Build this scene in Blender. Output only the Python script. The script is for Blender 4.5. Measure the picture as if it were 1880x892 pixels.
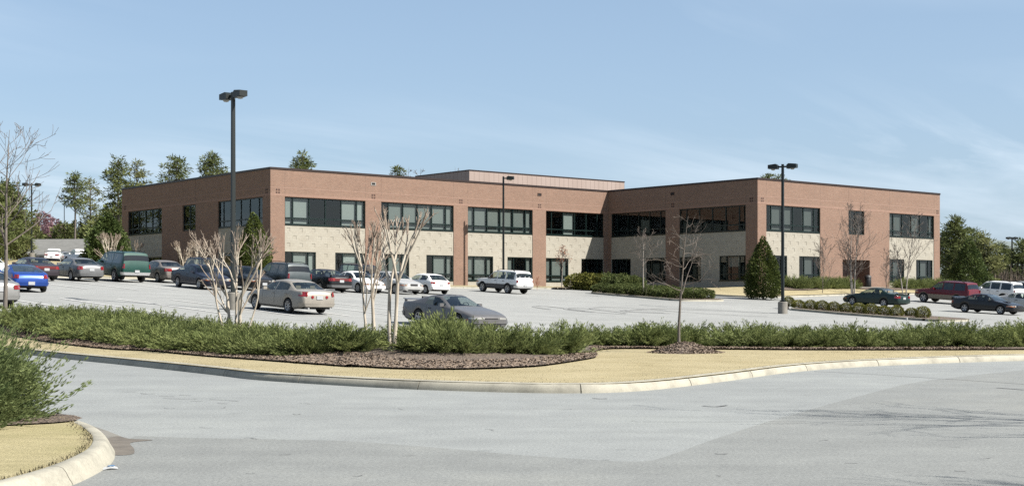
import bpy, bmesh, math, random
from mathutils import Vector, Matrix
from mathutils.geometry import tessellate_polygon
R = math.radians
S = bpy.context.scene
COL = S.collection
for o in list(bpy.data.objects):
    bpy.data.objects.remove(o)

# ------------------------------------------------------------------ camera
FP, YH, CX = 2508.0, 546.4, 940.0          # focal length in photo pixels, horizon row, centre column
CAMZ = 1.6
cam_d = bpy.data.cameras.new('camera')
cam = bpy.data.objects.new('camera', cam_d)
COL.objects.link(cam)
cam.location = (0, 0, CAMZ)
cam.rotation_euler = (R(90), 0, 0)
cam_d.sensor_width = 36
cam_d.lens = 36 * FP / 1880
cam_d.shift_y = (YH - 446) / 1880
cam_d.clip_end = 12000
cam_d.clip_start = 0.1
S.camera = cam

# ------------------------------------------------------------------ sky and sun
SUN_ELEV, SUN_AZ = R(46), math.atan2(0.92, -0.39)
w = bpy.data.worlds.new('World')
S.world = w
w.use_nodes = True
nt = w.node_tree
nt.nodes.clear()
def N(nt, typ, **kw):
    n = nt.nodes.new(typ)
    for k, v in kw.items():
        if k == 'ins':
            for kk, vv in v.items():
                n.inputs[kk].default_value = vv
        else:
            setattr(n, k, v)
    return n
def L(nt, a, b):
    nt.links.new(a, b)
sky = N(nt, 'ShaderNodeTexSky', sky_type='NISHITA', sun_disc=False, sun_elevation=SUN_ELEV, sun_rotation=SUN_AZ,
        altitude=100, air_density=1.0, dust_density=1.6, ozone_density=1.0)
tc = N(nt, 'ShaderNodeTexCoord')
sep = N(nt, 'ShaderNodeSeparateXYZ')
L(nt, tc.outputs['Generated'], sep.inputs[0])
zz = N(nt, 'ShaderNodeMath', operation='MAXIMUM', ins={1: 0.0}); L(nt, sep.outputs[2], zz.inputs[0])
za = N(nt, 'ShaderNodeMath', operation='ADD', ins={1: 0.10}); L(nt, zz.outputs[0], za.inputs[0])
dx = N(nt, 'ShaderNodeMath', operation='DIVIDE'); L(nt, sep.outputs[0], dx.inputs[0]); L(nt, za.outputs[0], dx.inputs[1])
dy = N(nt, 'ShaderNodeMath', operation='DIVIDE'); L(nt, sep.outputs[1], dy.inputs[0]); L(nt, za.outputs[0], dy.inputs[1])
cmb = N(nt, 'ShaderNodeCombineXYZ'); L(nt, dx.outputs[0], cmb.inputs[0]); L(nt, dy.outputs[0], cmb.inputs[1])
mr = N(nt, 'ShaderNodeMapping'); mr.inputs['Rotation'].default_value = (0, 0, R(-44))
L(nt, cmb.outputs[0], mr.inputs[0])
mp = N(nt, 'ShaderNodeMapping'); mp.inputs['Scale'].default_value = (0.5, 1.7, 1); mp.inputs['Location'].default_value = (2.3, 0.7, 0)
L(nt, mr.outputs[0], mp.inputs[0])
nz = N(nt, 'ShaderNodeTexNoise', ins={'Scale': 0.75, 'Detail': 8.0, 'Roughness': 0.58, 'Distortion': 0.6}); L(nt, mp.outputs[0], nz.inputs['Vector'])
mp2 = N(nt, 'ShaderNodeMapping'); mp2.inputs['Scale'].default_value = (0.35, 0.5, 1); mp2.inputs['Location'].default_value = (5.1, 1.2, 0)
L(nt, cmb.outputs[0], mp2.inputs[0])
nz2 = N(nt, 'ShaderNodeTexNoise', ins={'Scale': 0.8, 'Detail': 3.0}); L(nt, mp2.outputs[0], nz2.inputs['Vector'])
r1 = N(nt, 'ShaderNodeMapRange', ins={'From Min': 0.44, 'From Max': 0.72, 'To Max': 0.95}); L(nt, nz.outputs['Fac'], r1.inputs['Value'])
r2 = N(nt, 'ShaderNodeMapRange', ins={'From Min': 0.36, 'From Max': 0.66}); L(nt, nz2.outputs['Fac'], r2.inputs['Value'])
cf = N(nt, 'ShaderNodeMath', operation='MULTIPLY'); L(nt, r1.outputs[0], cf.inputs[0]); L(nt, r2.outputs[0], cf.inputs[1])
# thin even veil of high haze, thicker towards the horizon
veil = N(nt, 'ShaderNodeMapRange', ins={'From Min': 0.0, 'From Max': 0.45, 'To Min': 0.50, 'To Max': 0.22}); L(nt, zz.outputs[0], veil.inputs['Value'])
mv = N(nt, 'ShaderNodeMix', data_type='RGBA'); L(nt, veil.outputs[0], mv.inputs['Factor'])
L(nt, sky.outputs[0], mv.inputs['A']); mv.inputs['B'].default_value = (4.2, 6.0, 8.3, 1)
mx = N(nt, 'ShaderNodeMix', data_type='RGBA'); L(nt, cf.outputs[0], mx.inputs['Factor'])
L(nt, mv.outputs['Result'], mx.inputs['A']); mx.inputs['B'].default_value = (6.8, 7.8, 8.8, 1)
bg = N(nt, 'ShaderNodeBackground', ins={'Strength': 0.05}); L(nt, mx.outputs['Result'], bg.inputs['Color'])
wo = N(nt, 'ShaderNodeOutputWorld'); L(nt, bg.outputs[0], wo.inputs['Surface'])
sun_d = bpy.data.lights.new('sun', 'SUN')
sun_d.energy = 5.0
sun_d.angle = R(0.53)
sun_d.color = (1.0, 0.95, 0.87)
sun = bpy.data.objects.new('sun', sun_d)
COL.objects.link(sun)
sv = Vector((math.sin(SUN_AZ) * math.cos(SUN_ELEV), math.cos(SUN_AZ) * math.cos(SUN_ELEV), math.sin(SUN_ELEV)))
sun.rotation_euler = sv.to_track_quat('Z', 'Y').to_euler()
sun.location = (60, -40, 80)
S.view_settings.view_transform = 'Standard'
S.view_settings.look = 'None'
S.view_settings.gamma = 1
S.view_settings.exposure = 1.32
S.cycles.max_bounces = 6
S.cycles.transparent_max_bounces = 12
S.cycles.use_denoising = False
S.cycles.sample_clamp_indirect = 1.0

# ------------------------------------------------------------------ helpers
class MB:
    """collects geometry and links it as one mesh object"""
    def __init__(s):
        s.v, s.f, s.m = [], [], []
    def add(s, vs, fs, mi=0):
        n = len(s.v)
        s.v += [tuple(a) for a in vs]
        s.f += [tuple(i + n for i in f) for f in fs]
        s.m += [mi] * len(fs)
    def quad(s, a, b, c, d, mi=0):
        s.add([a, b, c, d], [(0, 1, 2, 3)], mi)
    def box(s, c, size, mi=0, rz=0.0, taper=1.0):
        x, y, z = size[0] / 2, size[1] / 2, size[2] / 2
        ca, sa = math.cos(rz), math.sin(rz)
        vs = []
        for k, t in ((-1, 1.0), (1, taper)):
            for i, j in ((-1, -1), (1, -1), (1, 1), (-1, 1)):
                px, py = i * x * t, j * y * t
                vs.append((c[0] + px * ca - py * sa, c[1] + px * sa + py * ca, c[2] + k * z))
        s.add(vs, [(3, 2, 1, 0), (4, 5, 6, 7), (0, 1, 5, 4), (1, 2, 6, 5), (2, 3, 7, 6), (3, 0, 4, 7)], mi)
    def bx(s, x0, x1, y0, y1, z0, z1, mi=0):
        s.box(((x0 + x1) / 2, (y0 + y1) / 2, (z0 + z1) / 2), (abs(x1 - x0), abs(y1 - y0), abs(z1 - z0)), mi)
    def tube(s, pts, rad, n=6, mi=0, caps=True):
        pts = [Vector(p) for p in pts]
        if not hasattr(rad, '__len__'):
            rad = [rad] * len(pts)
        base = len(s.v)
        up = Vector((0.13, 0.21, 1)).normalized()
        for i, p in enumerate(pts):
            t = (pts[min(i + 1, len(pts) - 1)] - pts[max(i - 1, 0)])
            if t.length < 1e-9:
                t = Vector((0, 0, 1))
            t.normalize()
            a = t.cross(up)
            if a.length < 0.05:
                a = t.cross(Vector((1, 0, 0)))
            a.normalize()
            b = t.cross(a)
            for k in range(n):
                an = 2 * math.pi * k / n
                q = p + (a * math.cos(an) + b * math.sin(an)) * rad[i]
                s.v.append((q.x, q.y, q.z))
        for i in range(len(pts) - 1):
            for k in range(n):
                s.f.append((base + i * n + k, base + i * n + (k + 1) % n, base + (i + 1) * n + (k + 1) % n, base + (i + 1) * n + k))
                s.m.append(mi)
        if caps:
            s.f.append(tuple(base + k for k in range(n))[::-1]); s.m.append(mi)
            e = base + (len(pts) - 1) * n
            s.f.append(tuple(e + k for k in range(n))); s.m.append(mi)
    def lathe(s, prof, n=20, axis='Z', off=(0, 0, 0), mi=0):
        base = len(s.v)
        for r, h in prof:
            for k in range(n):
                a = 2 * math.pi * k / n
                if axis == 'Z':
                    p = (r * math.cos(a), r * math.sin(a), h)
                else:
                    p = (r * math.cos(a), h, r * math.sin(a))
                s.v.append((p[0] + off[0], p[1] + off[1], p[2] + off[2]))
        for i in range(len(prof) - 1):
            for k in range(n):
                s.f.append((base + i * n + k, base + i * n + (k + 1) % n, base + (i + 1) * n + (k + 1) % n, base + (i + 1) * n + k))
                s.m.append(mi)
    def mesh(s, name, mats, smooth=None):
        me = bpy.data.meshes.new(name)
        me.from_pydata(s.v, [], s.f)
        for m in (mats if isinstance(mats, (list, tuple)) else [mats]):
            me.materials.append(m)
        if any(s.m):
            me.polygons.foreach_set('material_index', s.m)
        me.update()
        if smooth is not None:
            smooth_mesh(me, smooth)
        return me
    def build(s, name, mats, parent=None, smooth=None):
        return link(name, s.mesh(name, mats, smooth), parent)

def smooth_mesh(me, ang):
    bm = bmesh.new(); bm.from_mesh(me)
    bmesh.ops.remove_doubles(bm, verts=bm.verts, dist=0.0005)
    bmesh.ops.recalc_face_normals(bm, faces=bm.faces)
    lim = R(ang)
    for e in bm.edges:
        e.smooth = (len(e.link_faces) == 2 and e.calc_face_angle(0) < lim)
    for f in bm.faces:
        f.smooth = True
    bm.to_mesh(me); bm.free()

def link(name, me, parent=None):
    o = bpy.data.objects.new(name, me)
    COL.objects.link(o)
    if parent is not None:
        o.parent = parent
    return o
def empty(name, loc=(0, 0, 0), rz=0.0):
    o = bpy.data.objects.new(name, None)
    COL.objects.link(o)
    o.location = loc
    o.rotation_euler = (0, 0, rz)
    o.empty_display_size = 0.3
    return o
def tag(o, label=None, cat=None, group=None, kind=None):
    if label: o['label'] = label
    if cat: o['category'] = cat
    if group: o['group'] = group
    if kind: o['kind'] = kind
    return o
def copy_tree(o, parent=None):
    c = o.copy()
    COL.objects.link(c)
    if parent is not None:
        c.parent = parent
    for ch in list(o.children):
        copy_tree(ch, c)
    return c
def smooth01(t):
    t = max(0.0, min(1.0, t))
    return t * t * (3 - 2 * t)
def interp(tab, x):
    if x <= tab[0][0]: return tab[0][1]
    for (a, b), (c, d) in zip(tab, tab[1:]):
        if x <= c:
            return b + (d - b) * (x - a) / (c - a) if c > a else d
    return tab[-1][1]

# ------------------------------------------------------------------ materials
MATS = {}
def newmat(name):
    m = bpy.data.materials.new(name)
    m.use_nodes = True
    m.node_tree.nodes.clear()
    MATS[name] = m
    nt = m.node_tree
    out = N(nt, 'ShaderNodeOutputMaterial')
    b = N(nt, 'ShaderNodeBsdfPrincipled')
    L(nt, b.outputs[0], out.inputs['Surface'])
    return m, nt, b, out
def rgba(c):
    return (c[0], c[1], c[2], 1)
def noise_node(nt, scale, detail=4, rough=0.55, vec=None, kind='Object', stretch=None):
    t = N(nt, 'ShaderNodeTexNoise', ins={'Scale': scale, 'Detail': detail, 'Roughness': rough})
    if vec is None:
        if kind == 'World':
            src = N(nt, 'ShaderNodeNewGeometry').outputs['Position']
        else:
            src = N(nt, 'ShaderNodeTexCoord').outputs[kind]
    else:
        src = vec
    if stretch:
        mpn = N(nt, 'ShaderNodeMapping'); mpn.inputs['Scale'].default_value = stretch
        L(nt, src, mpn.inputs[0]); src = mpn.outputs[0]
    L(nt, src, t.inputs['Vector'])
    return t
def ramp(nt, fac, stops):
    r = N(nt, 'ShaderNodeValToRGB')
    el = r.color_ramp.elements
    while len(el) < len(stops):
        el.new(0.5)
    for e, (p, c) in zip(el, stops):
        e.position = p; e.color = rgba(c)
    L(nt, fac, r.inputs[0])
    return r.outputs[0]
def mixc(nt, fac, a, b, blend='MIX'):
    m = N(nt, 'ShaderNodeMix', data_type='RGBA', blend_type=blend)
    for key, val in (('Factor', fac), ('A', a), ('B', b)):
        if hasattr(val, 'links') or hasattr(val, 'is_linked'):
            L(nt, val, m.inputs[key])
        else:
            m.inputs[key].default_value = val if key == 'Factor' else rgba(val)
    return m.outputs['Result']
def bump(nt, b, height, strength=0.3, dist=0.01):
    n = N(nt, 'ShaderNodeBump', ins={'Strength': strength, 'Distance': dist})
    L(nt, height, n.inputs['Height']); L(nt, n.outputs[0], b.inputs['Normal'])
KA = 0.42          # base colours are kept low because the picture is exposed bright
def simple(name, col, rough=0.6, metal=0.0, coat=0.0, var=0.0, vscale=8.0, spec=None, k=None):
    col = tuple(x * (KA if k is None else k) for x in col)
    m, nt, b, out = newmat(name)
    b.inputs['Roughness'].default_value = rough
    b.inputs['Metallic'].default_value = metal
    b.inputs['Coat Weight'].default_value = coat
    if spec is not None:
        b.inputs['Specular IOR Level'].default_value = spec
    if var > 0:
        t = noise_node(nt, vscale)
        c = ramp(nt, t.outputs['Fac'], [(0.3, tuple(x * (1 - var) for x in col)), (0.7, tuple(min(1, x * (1 + var)) for x in col))])
        L(nt, c, b.inputs['Base Color'])
    else:
        b.inputs['Base Color'].default_value = rgba(col)
    return m

def asphalt(name, col, warm=(1, 1, 1), streak=0.0):
    m, nt, b, out = newmat(name)
    b.inputs['Roughness'].default_value = 0.85
    b.inputs['Specular IOR Level'].default_value = 0.3
    big = noise_node(nt, 0.16, 5, 0.6, kind='World')
    mid = noise_node(nt, 1.3, 6, 0.65, kind='World')
    fine = noise_node(nt, 30, 6, 0.9, kind='World')
    c1 = ramp(nt, big.outputs['Fac'], [(0.3, tuple(x * 0.93 for x in col)), (0.5, col), (0.7, tuple(x * 1.10 * q for x, q in zip(col, warm)))])
    c2 = ramp(nt, mid.outputs['Fac'], [(0.3, (0.91, 0.91, 0.91)), (0.72, (1.07, 1.07, 1.06))])
    c3 = ramp(nt, fine.outputs['Fac'], [(0.36, (0.66, 0.66, 0.67)), (0.64, (1.34, 1.34, 1.32))])
    c = mixc(nt, 1.0, c1, c2, 'MULTIPLY')
    c = mixc(nt, 1.0, c, c3, 'MULTIPLY')
    if streak:
        st = noise_node(nt, 0.8, 5, 0.6, kind='World', stretch=(0.12, 1.6, 1))
        cs = ramp(nt, st.outputs['Fac'], [(0.36, (1 - streak,) * 3), (0.6, (1.03,) * 3)])
        c = mixc(nt, 1.0, c, cs, 'MULTIPLY')
    # oil spots and dark specks
    sp = noise_node(nt, 2.2, 2, 0.4, kind='World')
    cs = ramp(nt, sp.outputs['Fac'], [(0.70, (1, 1, 1)), (0.80, (0.82, 0.82, 0.82))])
    c = mixc(nt, 1.0, c, cs, 'MULTIPLY')
    L(nt, c, b.inputs['Base Color'])
    bump(nt, b, fine.outputs['Fac'], 0.35, 0.006)
    return m
M_road = asphalt('road_asphalt', (0.165, 0.174, 0.173), (1.0, 1.0, 0.98), streak=0.06)
M_patch = asphalt('older_asphalt', (0.140, 0.146, 0.143), (1.02, 1.0, 0.96), streak=0.05)
M_lot = asphalt('bleached_asphalt', (0.192, 0.196, 0.191), streak=0.10)
M_far_lot = asphalt('far_asphalt', (0.07, 0.07, 0.07))

def concrete(name, col):
    m, nt, b, out = newmat(name)
    b.inputs['Roughness'].default_value = 0.8
    a = noise_node(nt, 1.6, 6, 0.65, kind='World')
    f = noise_node(nt, 45, 3, 0.6, kind='World')
    c1 = ramp(nt, a.outputs['Fac'], [(0.26, tuple(x * 0.55 for x in col)), (0.52, col), (0.75, tuple(x * 1.1 for x in col))])
    c2 = ramp(nt, f.outputs['Fac'], [(0.3, (0.86,) * 3), (0.7, (1.1,) * 3)])
    L(nt, mixc(nt, 1.0, c1, c2, 'MULTIPLY'), b.inputs['Base Color'])
    bump(nt, b, f.outputs['Fac'], 0.25, 0.004)
    return m
M_kerb = concrete('kerb_concrete', (0.245, 0.232, 0.188))
M_conc = concrete('plain_concrete', (0.16, 0.15, 0.13))
M_apron = concrete('gutter_concrete', (0.135, 0.128, 0.112))

def turf(name, cols, scale=1.0):
    m, nt, b, out = newmat(name)
    b.inputs['Roughness'].default_value = 0.95
    b.inputs['Specular IOR Level'].default_value = 0.1
    a = noise_node(nt, 0.55 * scale, 5, 0.6, kind='World')
    f = noise_node(nt, 55, 4, 0.75, kind='World', stretch=(1, 0.5, 1))
    g = noise_node(nt, 3.2 * scale, 4, 0.6, kind='World', stretch=(0.35, 1.7, 1))
    c1 = ramp(nt, a.outputs['Fac'], [(0.25, cols[0]), (0.5, cols[1]), (0.78, cols[2])])
    c2 = ramp(nt, f.outputs['Fac'], [(0.25, (0.66, 0.66, 0.6)), (0.72, (1.24, 1.22, 1.16))])
    c3 = ramp(nt, g.outputs['Fac'], [(0.3, (0.88, 0.88, 0.86)), (0.65, (1.06, 1.06, 1.05))])
    c = mixc(nt, 1.0, mixc(nt, 1.0, c1, c2, 'MULTIPLY'), c3, 'MULTIPLY')
    L(nt, c, b.inputs['Base Color'])
    bump(nt, b, f.outputs['Fac'], 0.7, 0.02)
    return m
M_turf = turf('dormant_turf', [(0.205, 0.175, 0.108), (0.245, 0.213, 0.140), (0.275, 0.243, 0.168)])
M_turf_green = turf('yellow_green_turf', [(0.180, 0.170, 0.090), (0.232, 0.207, 0.128), (0.265, 0.236, 0.158)])
M_blade = turf('dry_grass_blades', [(0.205, 0.178, 0.105), (0.245, 0.213, 0.138), (0.275, 0.243, 0.165)])
_n = M_blade.node_tree
_b = [x for x in _n.nodes if x.type == 'BSDF_PRINCIPLED'][0]
for l_ in list(_b.inputs['Normal'].links): _n.links.remove(l_)
_c = N(_n, 'ShaderNodeCombineXYZ', ins={0: 0.0, 1: 0.0, 2: 1.0}); L(_n, _c.outputs[0], _b.inputs['Normal'])
M_ground = turf('rough_field', [(0.06, 0.06, 0.025), (0.10, 0.085, 0.04), (0.13, 0.11, 0.055)], 0.4)

def mulch_mat():
    m, nt, b, out = newmat('bark_mulch')
    b.inputs['Roughness'].default_value = 0.95
    v = N(nt, 'ShaderNodeTexVoronoi', ins={'Scale': 34.0, 'Randomness': 1.0})
    L(nt, N(nt, 'ShaderNodeNewGeometry').outputs['Position'], v.inputs['Vector'])
    s = N(nt, 'ShaderNodeSeparateColor'); L(nt, v.outputs['Color'], s.inputs[0])
    c = ramp(nt, s.outputs[0], [(0.0, (0.035, 0.024, 0.018)), (0.45, (0.070, 0.050, 0.036)), (0.8, (0.110, 0.082, 0.060)), (1.0, (0.18, 0.148, 0.115))])
    L(nt, c, b.inputs['Base Color'])
    bump(nt, b, v.outputs['Distance'], 0.9, 0.03)
    return m
M_mulch = mulch_mat()
def chip_mat():
    m, nt, b, out = newmat('bark_chips')
    b.inputs['Roughness'].default_value = 0.9
    a = noise_node(nt, 17, 1, 0.5, kind='World')
    L(nt, ramp(nt, a.outputs['Fac'], [(0.3, (0.058, 0.040, 0.027)), (0.5, (0.105, 0.076, 0.054)), (0.7, (0.18, 0.142, 0.108))]), b.inputs['Base Color'])
    return m
M_chip = chip_mat()

def wall_mat(name, bw, bh, c1, c2, mortar, msize, patch=0.08, rough=0.85):
    m, nt, b, out = newmat(name)
    b.inputs['Roughness'].default_value = rough
    b.inputs['Specular IOR Level'].default_value = 0.25
    tcn = N(nt, 'ShaderNodeTexCoord'); sp = N(nt, 'ShaderNodeSeparateXYZ'); L(nt, tcn.outputs['Object'], sp.inputs[0])
    ad = N(nt, 'ShaderNodeMath', operation='ADD'); L(nt, sp.outputs[0], ad.inputs[0]); L(nt, sp.outputs[1], ad.inputs[1])
    cb = N(nt, 'ShaderNodeCombineXYZ'); L(nt, ad.outputs[0], cb.inputs[0]); L(nt, sp.outputs[2], cb.inputs[1])
    bt = N(nt, 'ShaderNodeTexBrick', ins={'Scale': 1.0, 'Mortar Size': msize, 'Mortar Smooth': 0.2, 'Bias': 0.0, 'Brick Width': bw, 'Row Height': bh})
    bt.inputs['Color1'].default_value = rgba(c1); bt.inputs['Color2'].default_value = rgba(c2); bt.inputs['Mortar'].default_value = rgba(mortar)
    L(nt, cb.outputs[0], bt.inputs['Vector'])
    a = noise_node(nt, 0.5, 6, 0.6, vec=cb.outputs[0], stretch=(1, 1.6, 1))
    ca = ramp(nt, a.outputs['Fac'], [(0.3, (1 - patch,) * 3), (0.7, (1 + patch,) * 3)])
    f = noise_node(nt, 7.0, 3, 0.6, vec=cb.outputs[0], stretch=(1, 3, 1))
    cf_ = ramp(nt, f.outputs['Fac'], [(0.3, (0.86,) * 3), (0.7, (1.13,) * 3)])
    c = mixc(nt, 1.0, mixc(nt, 1.0, bt.outputs['Color'], ca, 'MULTIPLY'), cf_, 'MULTIPLY')
    L(nt, c, b.inputs['Base Color'])
    bump(nt, b, bt.outputs['Fac'], -0.35, 0.008) if False else None
    n = N(nt, 'ShaderNodeBump', ins={'Strength': 0.4, 'Distance': 0.008}, invert=True)
    L(nt, bt.outputs['Fac'], n.inputs['Height']); L(nt, n.outputs[0], b.inputs['Normal'])
    return m
M_brick = wall_mat('red_brick', 0.203, 0.0677, (0.168, 0.094, 0.064), (0.132, 0.071, 0.048), (0.185, 0.160, 0.135), 0.0085, 0.06)
M_stone = wall_mat('split_face_block', 0.406, 0.203, (0.256, 0.242, 0.206), (0.236, 0.220, 0.185), (0.228, 0.210, 0.171), 0.006, 0.05)
M_coping = simple('coping_metal', (0.05, 0.030, 0.026), 0.45, 0.3)
M_course = simple('soldier_course', (0.175, 0.108, 0.080), 0.85, var=0.12, vscale=5, k=1)
M_vent = simple('dark_vent_brick', (0.11, 0.055, 0.042), 0.9)
M_hole = simple('dark_opening', (0.012, 0.012, 0.012), 0.9)
M_whiteish = simple('grey_metal_lip', (0.55, 0.53, 0.5), 0.5)
M_roof = simple('roof_membrane', (0.32, 0.31, 0.29), 0.9, var=0.1)
M_inter = simple('room_interior', (0.10, 0.10, 0.095), 0.9)
M_frame = simple('green_black_frame', (0.010, 0.028, 0.026), 0.35, 0.2, spec=0.4)
M_door = simple('painted_door', (0.16, 0.08, 0.06), 0.5)
def penthouse_mat():
    m, nt, b, out = newmat('pink_brown_metal')
    b.inputs['Roughness'].default_value = 0.6
    a = noise_node(nt, 0.4, 4, 0.6, stretch=(1, 1, 0.2))
    L(nt, ramp(nt, a.outputs['Fac'], [(0.3, (0.192, 0.148, 0.127)), (0.7, (0.222, 0.176, 0.155))]), b.inputs['Base Color'])
    return m
M_pent = penthouse_mat()
def blind_mat(name, lum):
    m, nt, b, out = newmat(name)
    b.inputs['Roughness'].default_value = 0.7
    tcn = N(nt, 'ShaderNodeTexCoord')
    wv = N(nt, 'ShaderNodeTexWave', wave_type='BANDS', bands_direction='Z', ins={'Scale': 6.0, 'Distortion': 0.25, 'Detail': 1.0})
    L(nt, tcn.outputs['Object'], wv.inputs['Vector'])
    oi = N(nt, 'ShaderNodeObjectInfo')
    c = ramp(nt, wv.outputs['Fac'], [(0.2, tuple(x * lum for x in (0.40, 0.43, 0.42))), (0.8, tuple(x * lum for x in (0.52, 0.55, 0.54)))])
    rr = N(nt, 'ShaderNodeMapRange', ins={'To Min': 0.78, 'To Max': 1.0}); L(nt, oi.outputs['Random'], rr.inputs['Value'])
    cc = N(nt, 'ShaderNodeCombineColor')
    for i in range(3): L(nt, rr.outputs[0], cc.inputs[i])
    L(nt, mixc(nt, 1.0, c, cc.outputs[0], 'MULTIPLY'), b.inputs['Base Color'])
    return m
M_blind = blind_mat('grey_window_blind', 0.46)
M_blind_w = blind_mat('white_window_blind', 0.74)
M_blind_d = blind_mat('dark_window_shade', 0.20)
def glass_mat(name, tint, refl=1.0, rough=0.0, tintmix=1.0):
    m = bpy.data.materials.new(name)
    m.use_nodes = True
    nt = m.node_tree
    nt.nodes.clear()
    out = N(nt, 'ShaderNodeOutputMaterial')
    tr = N(nt, 'ShaderNodeBsdfTransparent'); tr.inputs['Color'].default_value = rgba(tint)
    gl = N(nt, 'ShaderNodeBsdfGlossy'); gl.inputs['Roughness'].default_value = rough; gl.inputs['Color'].default_value = (0.92, 0.97, 0.97, 1)
    lw = N(nt, 'ShaderNodeLayerWeight')
    pw = N(nt, 'ShaderNodeMath', operation='POWER', ins={1: 5.0}); L(nt, lw.outputs['Facing'], pw.inputs[0])
    ma = N(nt, 'ShaderNodeMath', operation='MULTIPLY_ADD', ins={1: 0.95, 2: 0.05}); L(nt, pw.outputs[0], ma.inputs[0])
    mu = N(nt, 'ShaderNodeMath', operation='MULTIPLY', use_clamp=True, ins={1: refl}); L(nt, ma.outputs[0], mu.inputs[0])
    nzz = noise_node(nt, 0.6, 2, 0.5)
    bp = N(nt, 'ShaderNodeBump', ins={'Strength': 0.05, 'Distance': 0.02}); L(nt, nzz.outputs['Fac'], bp.inputs['Height']); L(nt, bp.outputs[0], gl.inputs['Normal'])
    mxs = N(nt, 'ShaderNodeMixShader'); L(nt, mu.outputs[0], mxs.inputs[0]); L(nt, tr.outputs[0], mxs.inputs[1]); L(nt, gl.outputs[0], mxs.inputs[2])
    L(nt, mxs.outputs[0], out.inputs['Surface'])
    return m
M_glass = glass_mat('tinted_window_glass', (0.61, 0.655, 0.64), 1.2)
M_carglass = glass_mat('car_glass', (0.66, 0.72, 0.69), 1.3, 0.02)
M_darkglass = glass_mat('privacy_glass', (0.10, 0.11, 0.12), 1.6, 0.02)

def leaf_mat(name, dark, light, trans=0.25, rough=0.6, scale=3.0, hue=0.12):
    m, nt, b, out = newmat(name)
    b.inputs['Roughness'].default_value = rough
    b.inputs['Specular IOR Level'].default_value = 0.10
    a = noise_node(nt, scale, 3, 0.6)
    oi = N(nt, 'ShaderNodeObjectInfo')
    c = ramp(nt, a.outputs['Fac'], [(0.3, dark), (0.7, light)])
    hs = N(nt, 'ShaderNodeHueSaturation')
    rr = N(nt, 'ShaderNodeMapRange', ins={'To Min': 1 - hue, 'To Max': 1 + hue}); L(nt, oi.outputs['Random'], rr.inputs['Value'])
    L(nt, rr.outputs[0], hs.inputs['Value']); L(nt, c, hs.inputs['Color'])
    L(nt, hs.outputs[0], b.inputs['Base Color'])
    t = N(nt, 'ShaderNodeBsdfTranslucent'); L(nt, hs.outputs[0], t.inputs['Color'])
    ms = N(nt, 'ShaderNodeMixShader', ins={0: trans}); L(nt, b.outputs[0], ms.inputs[1]); L(nt, t.outputs[0], ms.inputs[2])
    L(nt, ms.outputs[0], out.inputs['Surface'])
    return m
M_juniper = leaf_mat('juniper_green', (0.058, 0.078, 0.026), (0.190, 0.215, 0.080), 0.3, 0.7, 2.2, 0.14)
M_juniper_near = leaf_mat('deep_green_juniper', (0.062, 0.092, 0.036), (0.190, 0.225, 0.090), 0.3, 0.7, 3.0)
M_dead = leaf_mat('dead_juniper', (0.16, 0.06, 0.03), (0.24, 0.12, 0.06), 0.2)
M_bushleaf = leaf_mat('boxleaf_green', (0.070, 0.078, 0.018), (0.145, 0.138, 0.036), 0.15, 0.9, 5.0)
M_hedgeleaf = leaf_mat('hedge_green', (0.04, 0.058, 0.018), (0.095, 0.108, 0.038), 0.25, 0.6, 2.5)
M_holly = leaf_mat('holly_green', (0.034, 0.052, 0.013), (0.092, 0.108, 0.030), 0.2, 0.45, 1.3)
M_ever = leaf_mat('dark_evergreen', (0.026, 0.044, 0.014), (0.075, 0.098, 0.030), 0.2, 0.6, 0.9)
M_pine = leaf_mat('pine_needles', (0.050, 0.066, 0.022), (0.125, 0.140, 0.052), 0.25, 0.7, 0.5)
M_pinelight = leaf_mat('pale_pine_needles', (0.080, 0.092, 0.034), (0.165, 0.168, 0.070), 0.25, 0.7, 0.5)
M_redbud = leaf_mat('pink_blossom', (0.15, 0.085, 0.10), (0.21, 0.13, 0.145), 0.3)
M_redleaf = leaf_mat('rusty_leaf', (0.25, 0.10, 0.06), (0.36, 0.17, 0.11), 0.3)
def bark(name, a, b_, scale=6.0, stretch=(1, 1, 0.25)):
    m, nt, b, out = newmat(name)
    b.inputs['Roughness'].default_value = 0.85
    t = noise_node(nt, scale, 5, 0.65, stretch=stretch)
    L(nt, ramp(nt, t.outputs['Fac'], [(0.3, a), (0.7, b_)]), b.inputs['Base Color'])
    bump(nt, b, t.outputs['Fac'], 0.5, 0.02)
    return m
M_crape = bark('crape_bark', (0.20, 0.165, 0.125), (0.42, 0.38, 0.315), 5.0)
M_crape_tip = bark('crape_twig_bark', (0.11, 0.080, 0.060), (0.26, 0.215, 0.17), 9.0)
M_bark = bark('grey_bark', (0.055, 0.046, 0.038), (0.13, 0.112, 0.095), 8.0)
M_twig = bark('grey_twig', (0.055, 0.043, 0.035), (0.115, 0.094, 0.078), 8.0)
M_palebark = bark('pale_bark', (0.13, 0.112, 0.092), (0.24, 0.222, 0.198), 5.0, (1, 1, 1.6))
M_brownwood = bark('brown_thicket', (0.055, 0.04, 0.028), (0.11, 0.085, 0.062), 3.0)
M_pole = simple('black_green_paint', (0.012, 0.020, 0.019), 0.45, 0.2)
M_lens = simple('lamp_lens', (0.55, 0.56, 0.52), 0.25)
M_paintline = simple('worn_white_line', (0.40, 0.40, 0.39), 0.8, var=0.14, vscale=2.0, k=1)
M_tyremark = simple('tyre_rubber_mark', (0.155, 0.157, 0.153), 0.85, var=0.10, vscale=1.0, k=1)
M_road_line = simple('dark_road_line', (0.085, 0.087, 0.088), 0.9, k=1)
M_black = simple('black_plastic', (0.012, 0.012, 0.013), 0.5)
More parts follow.
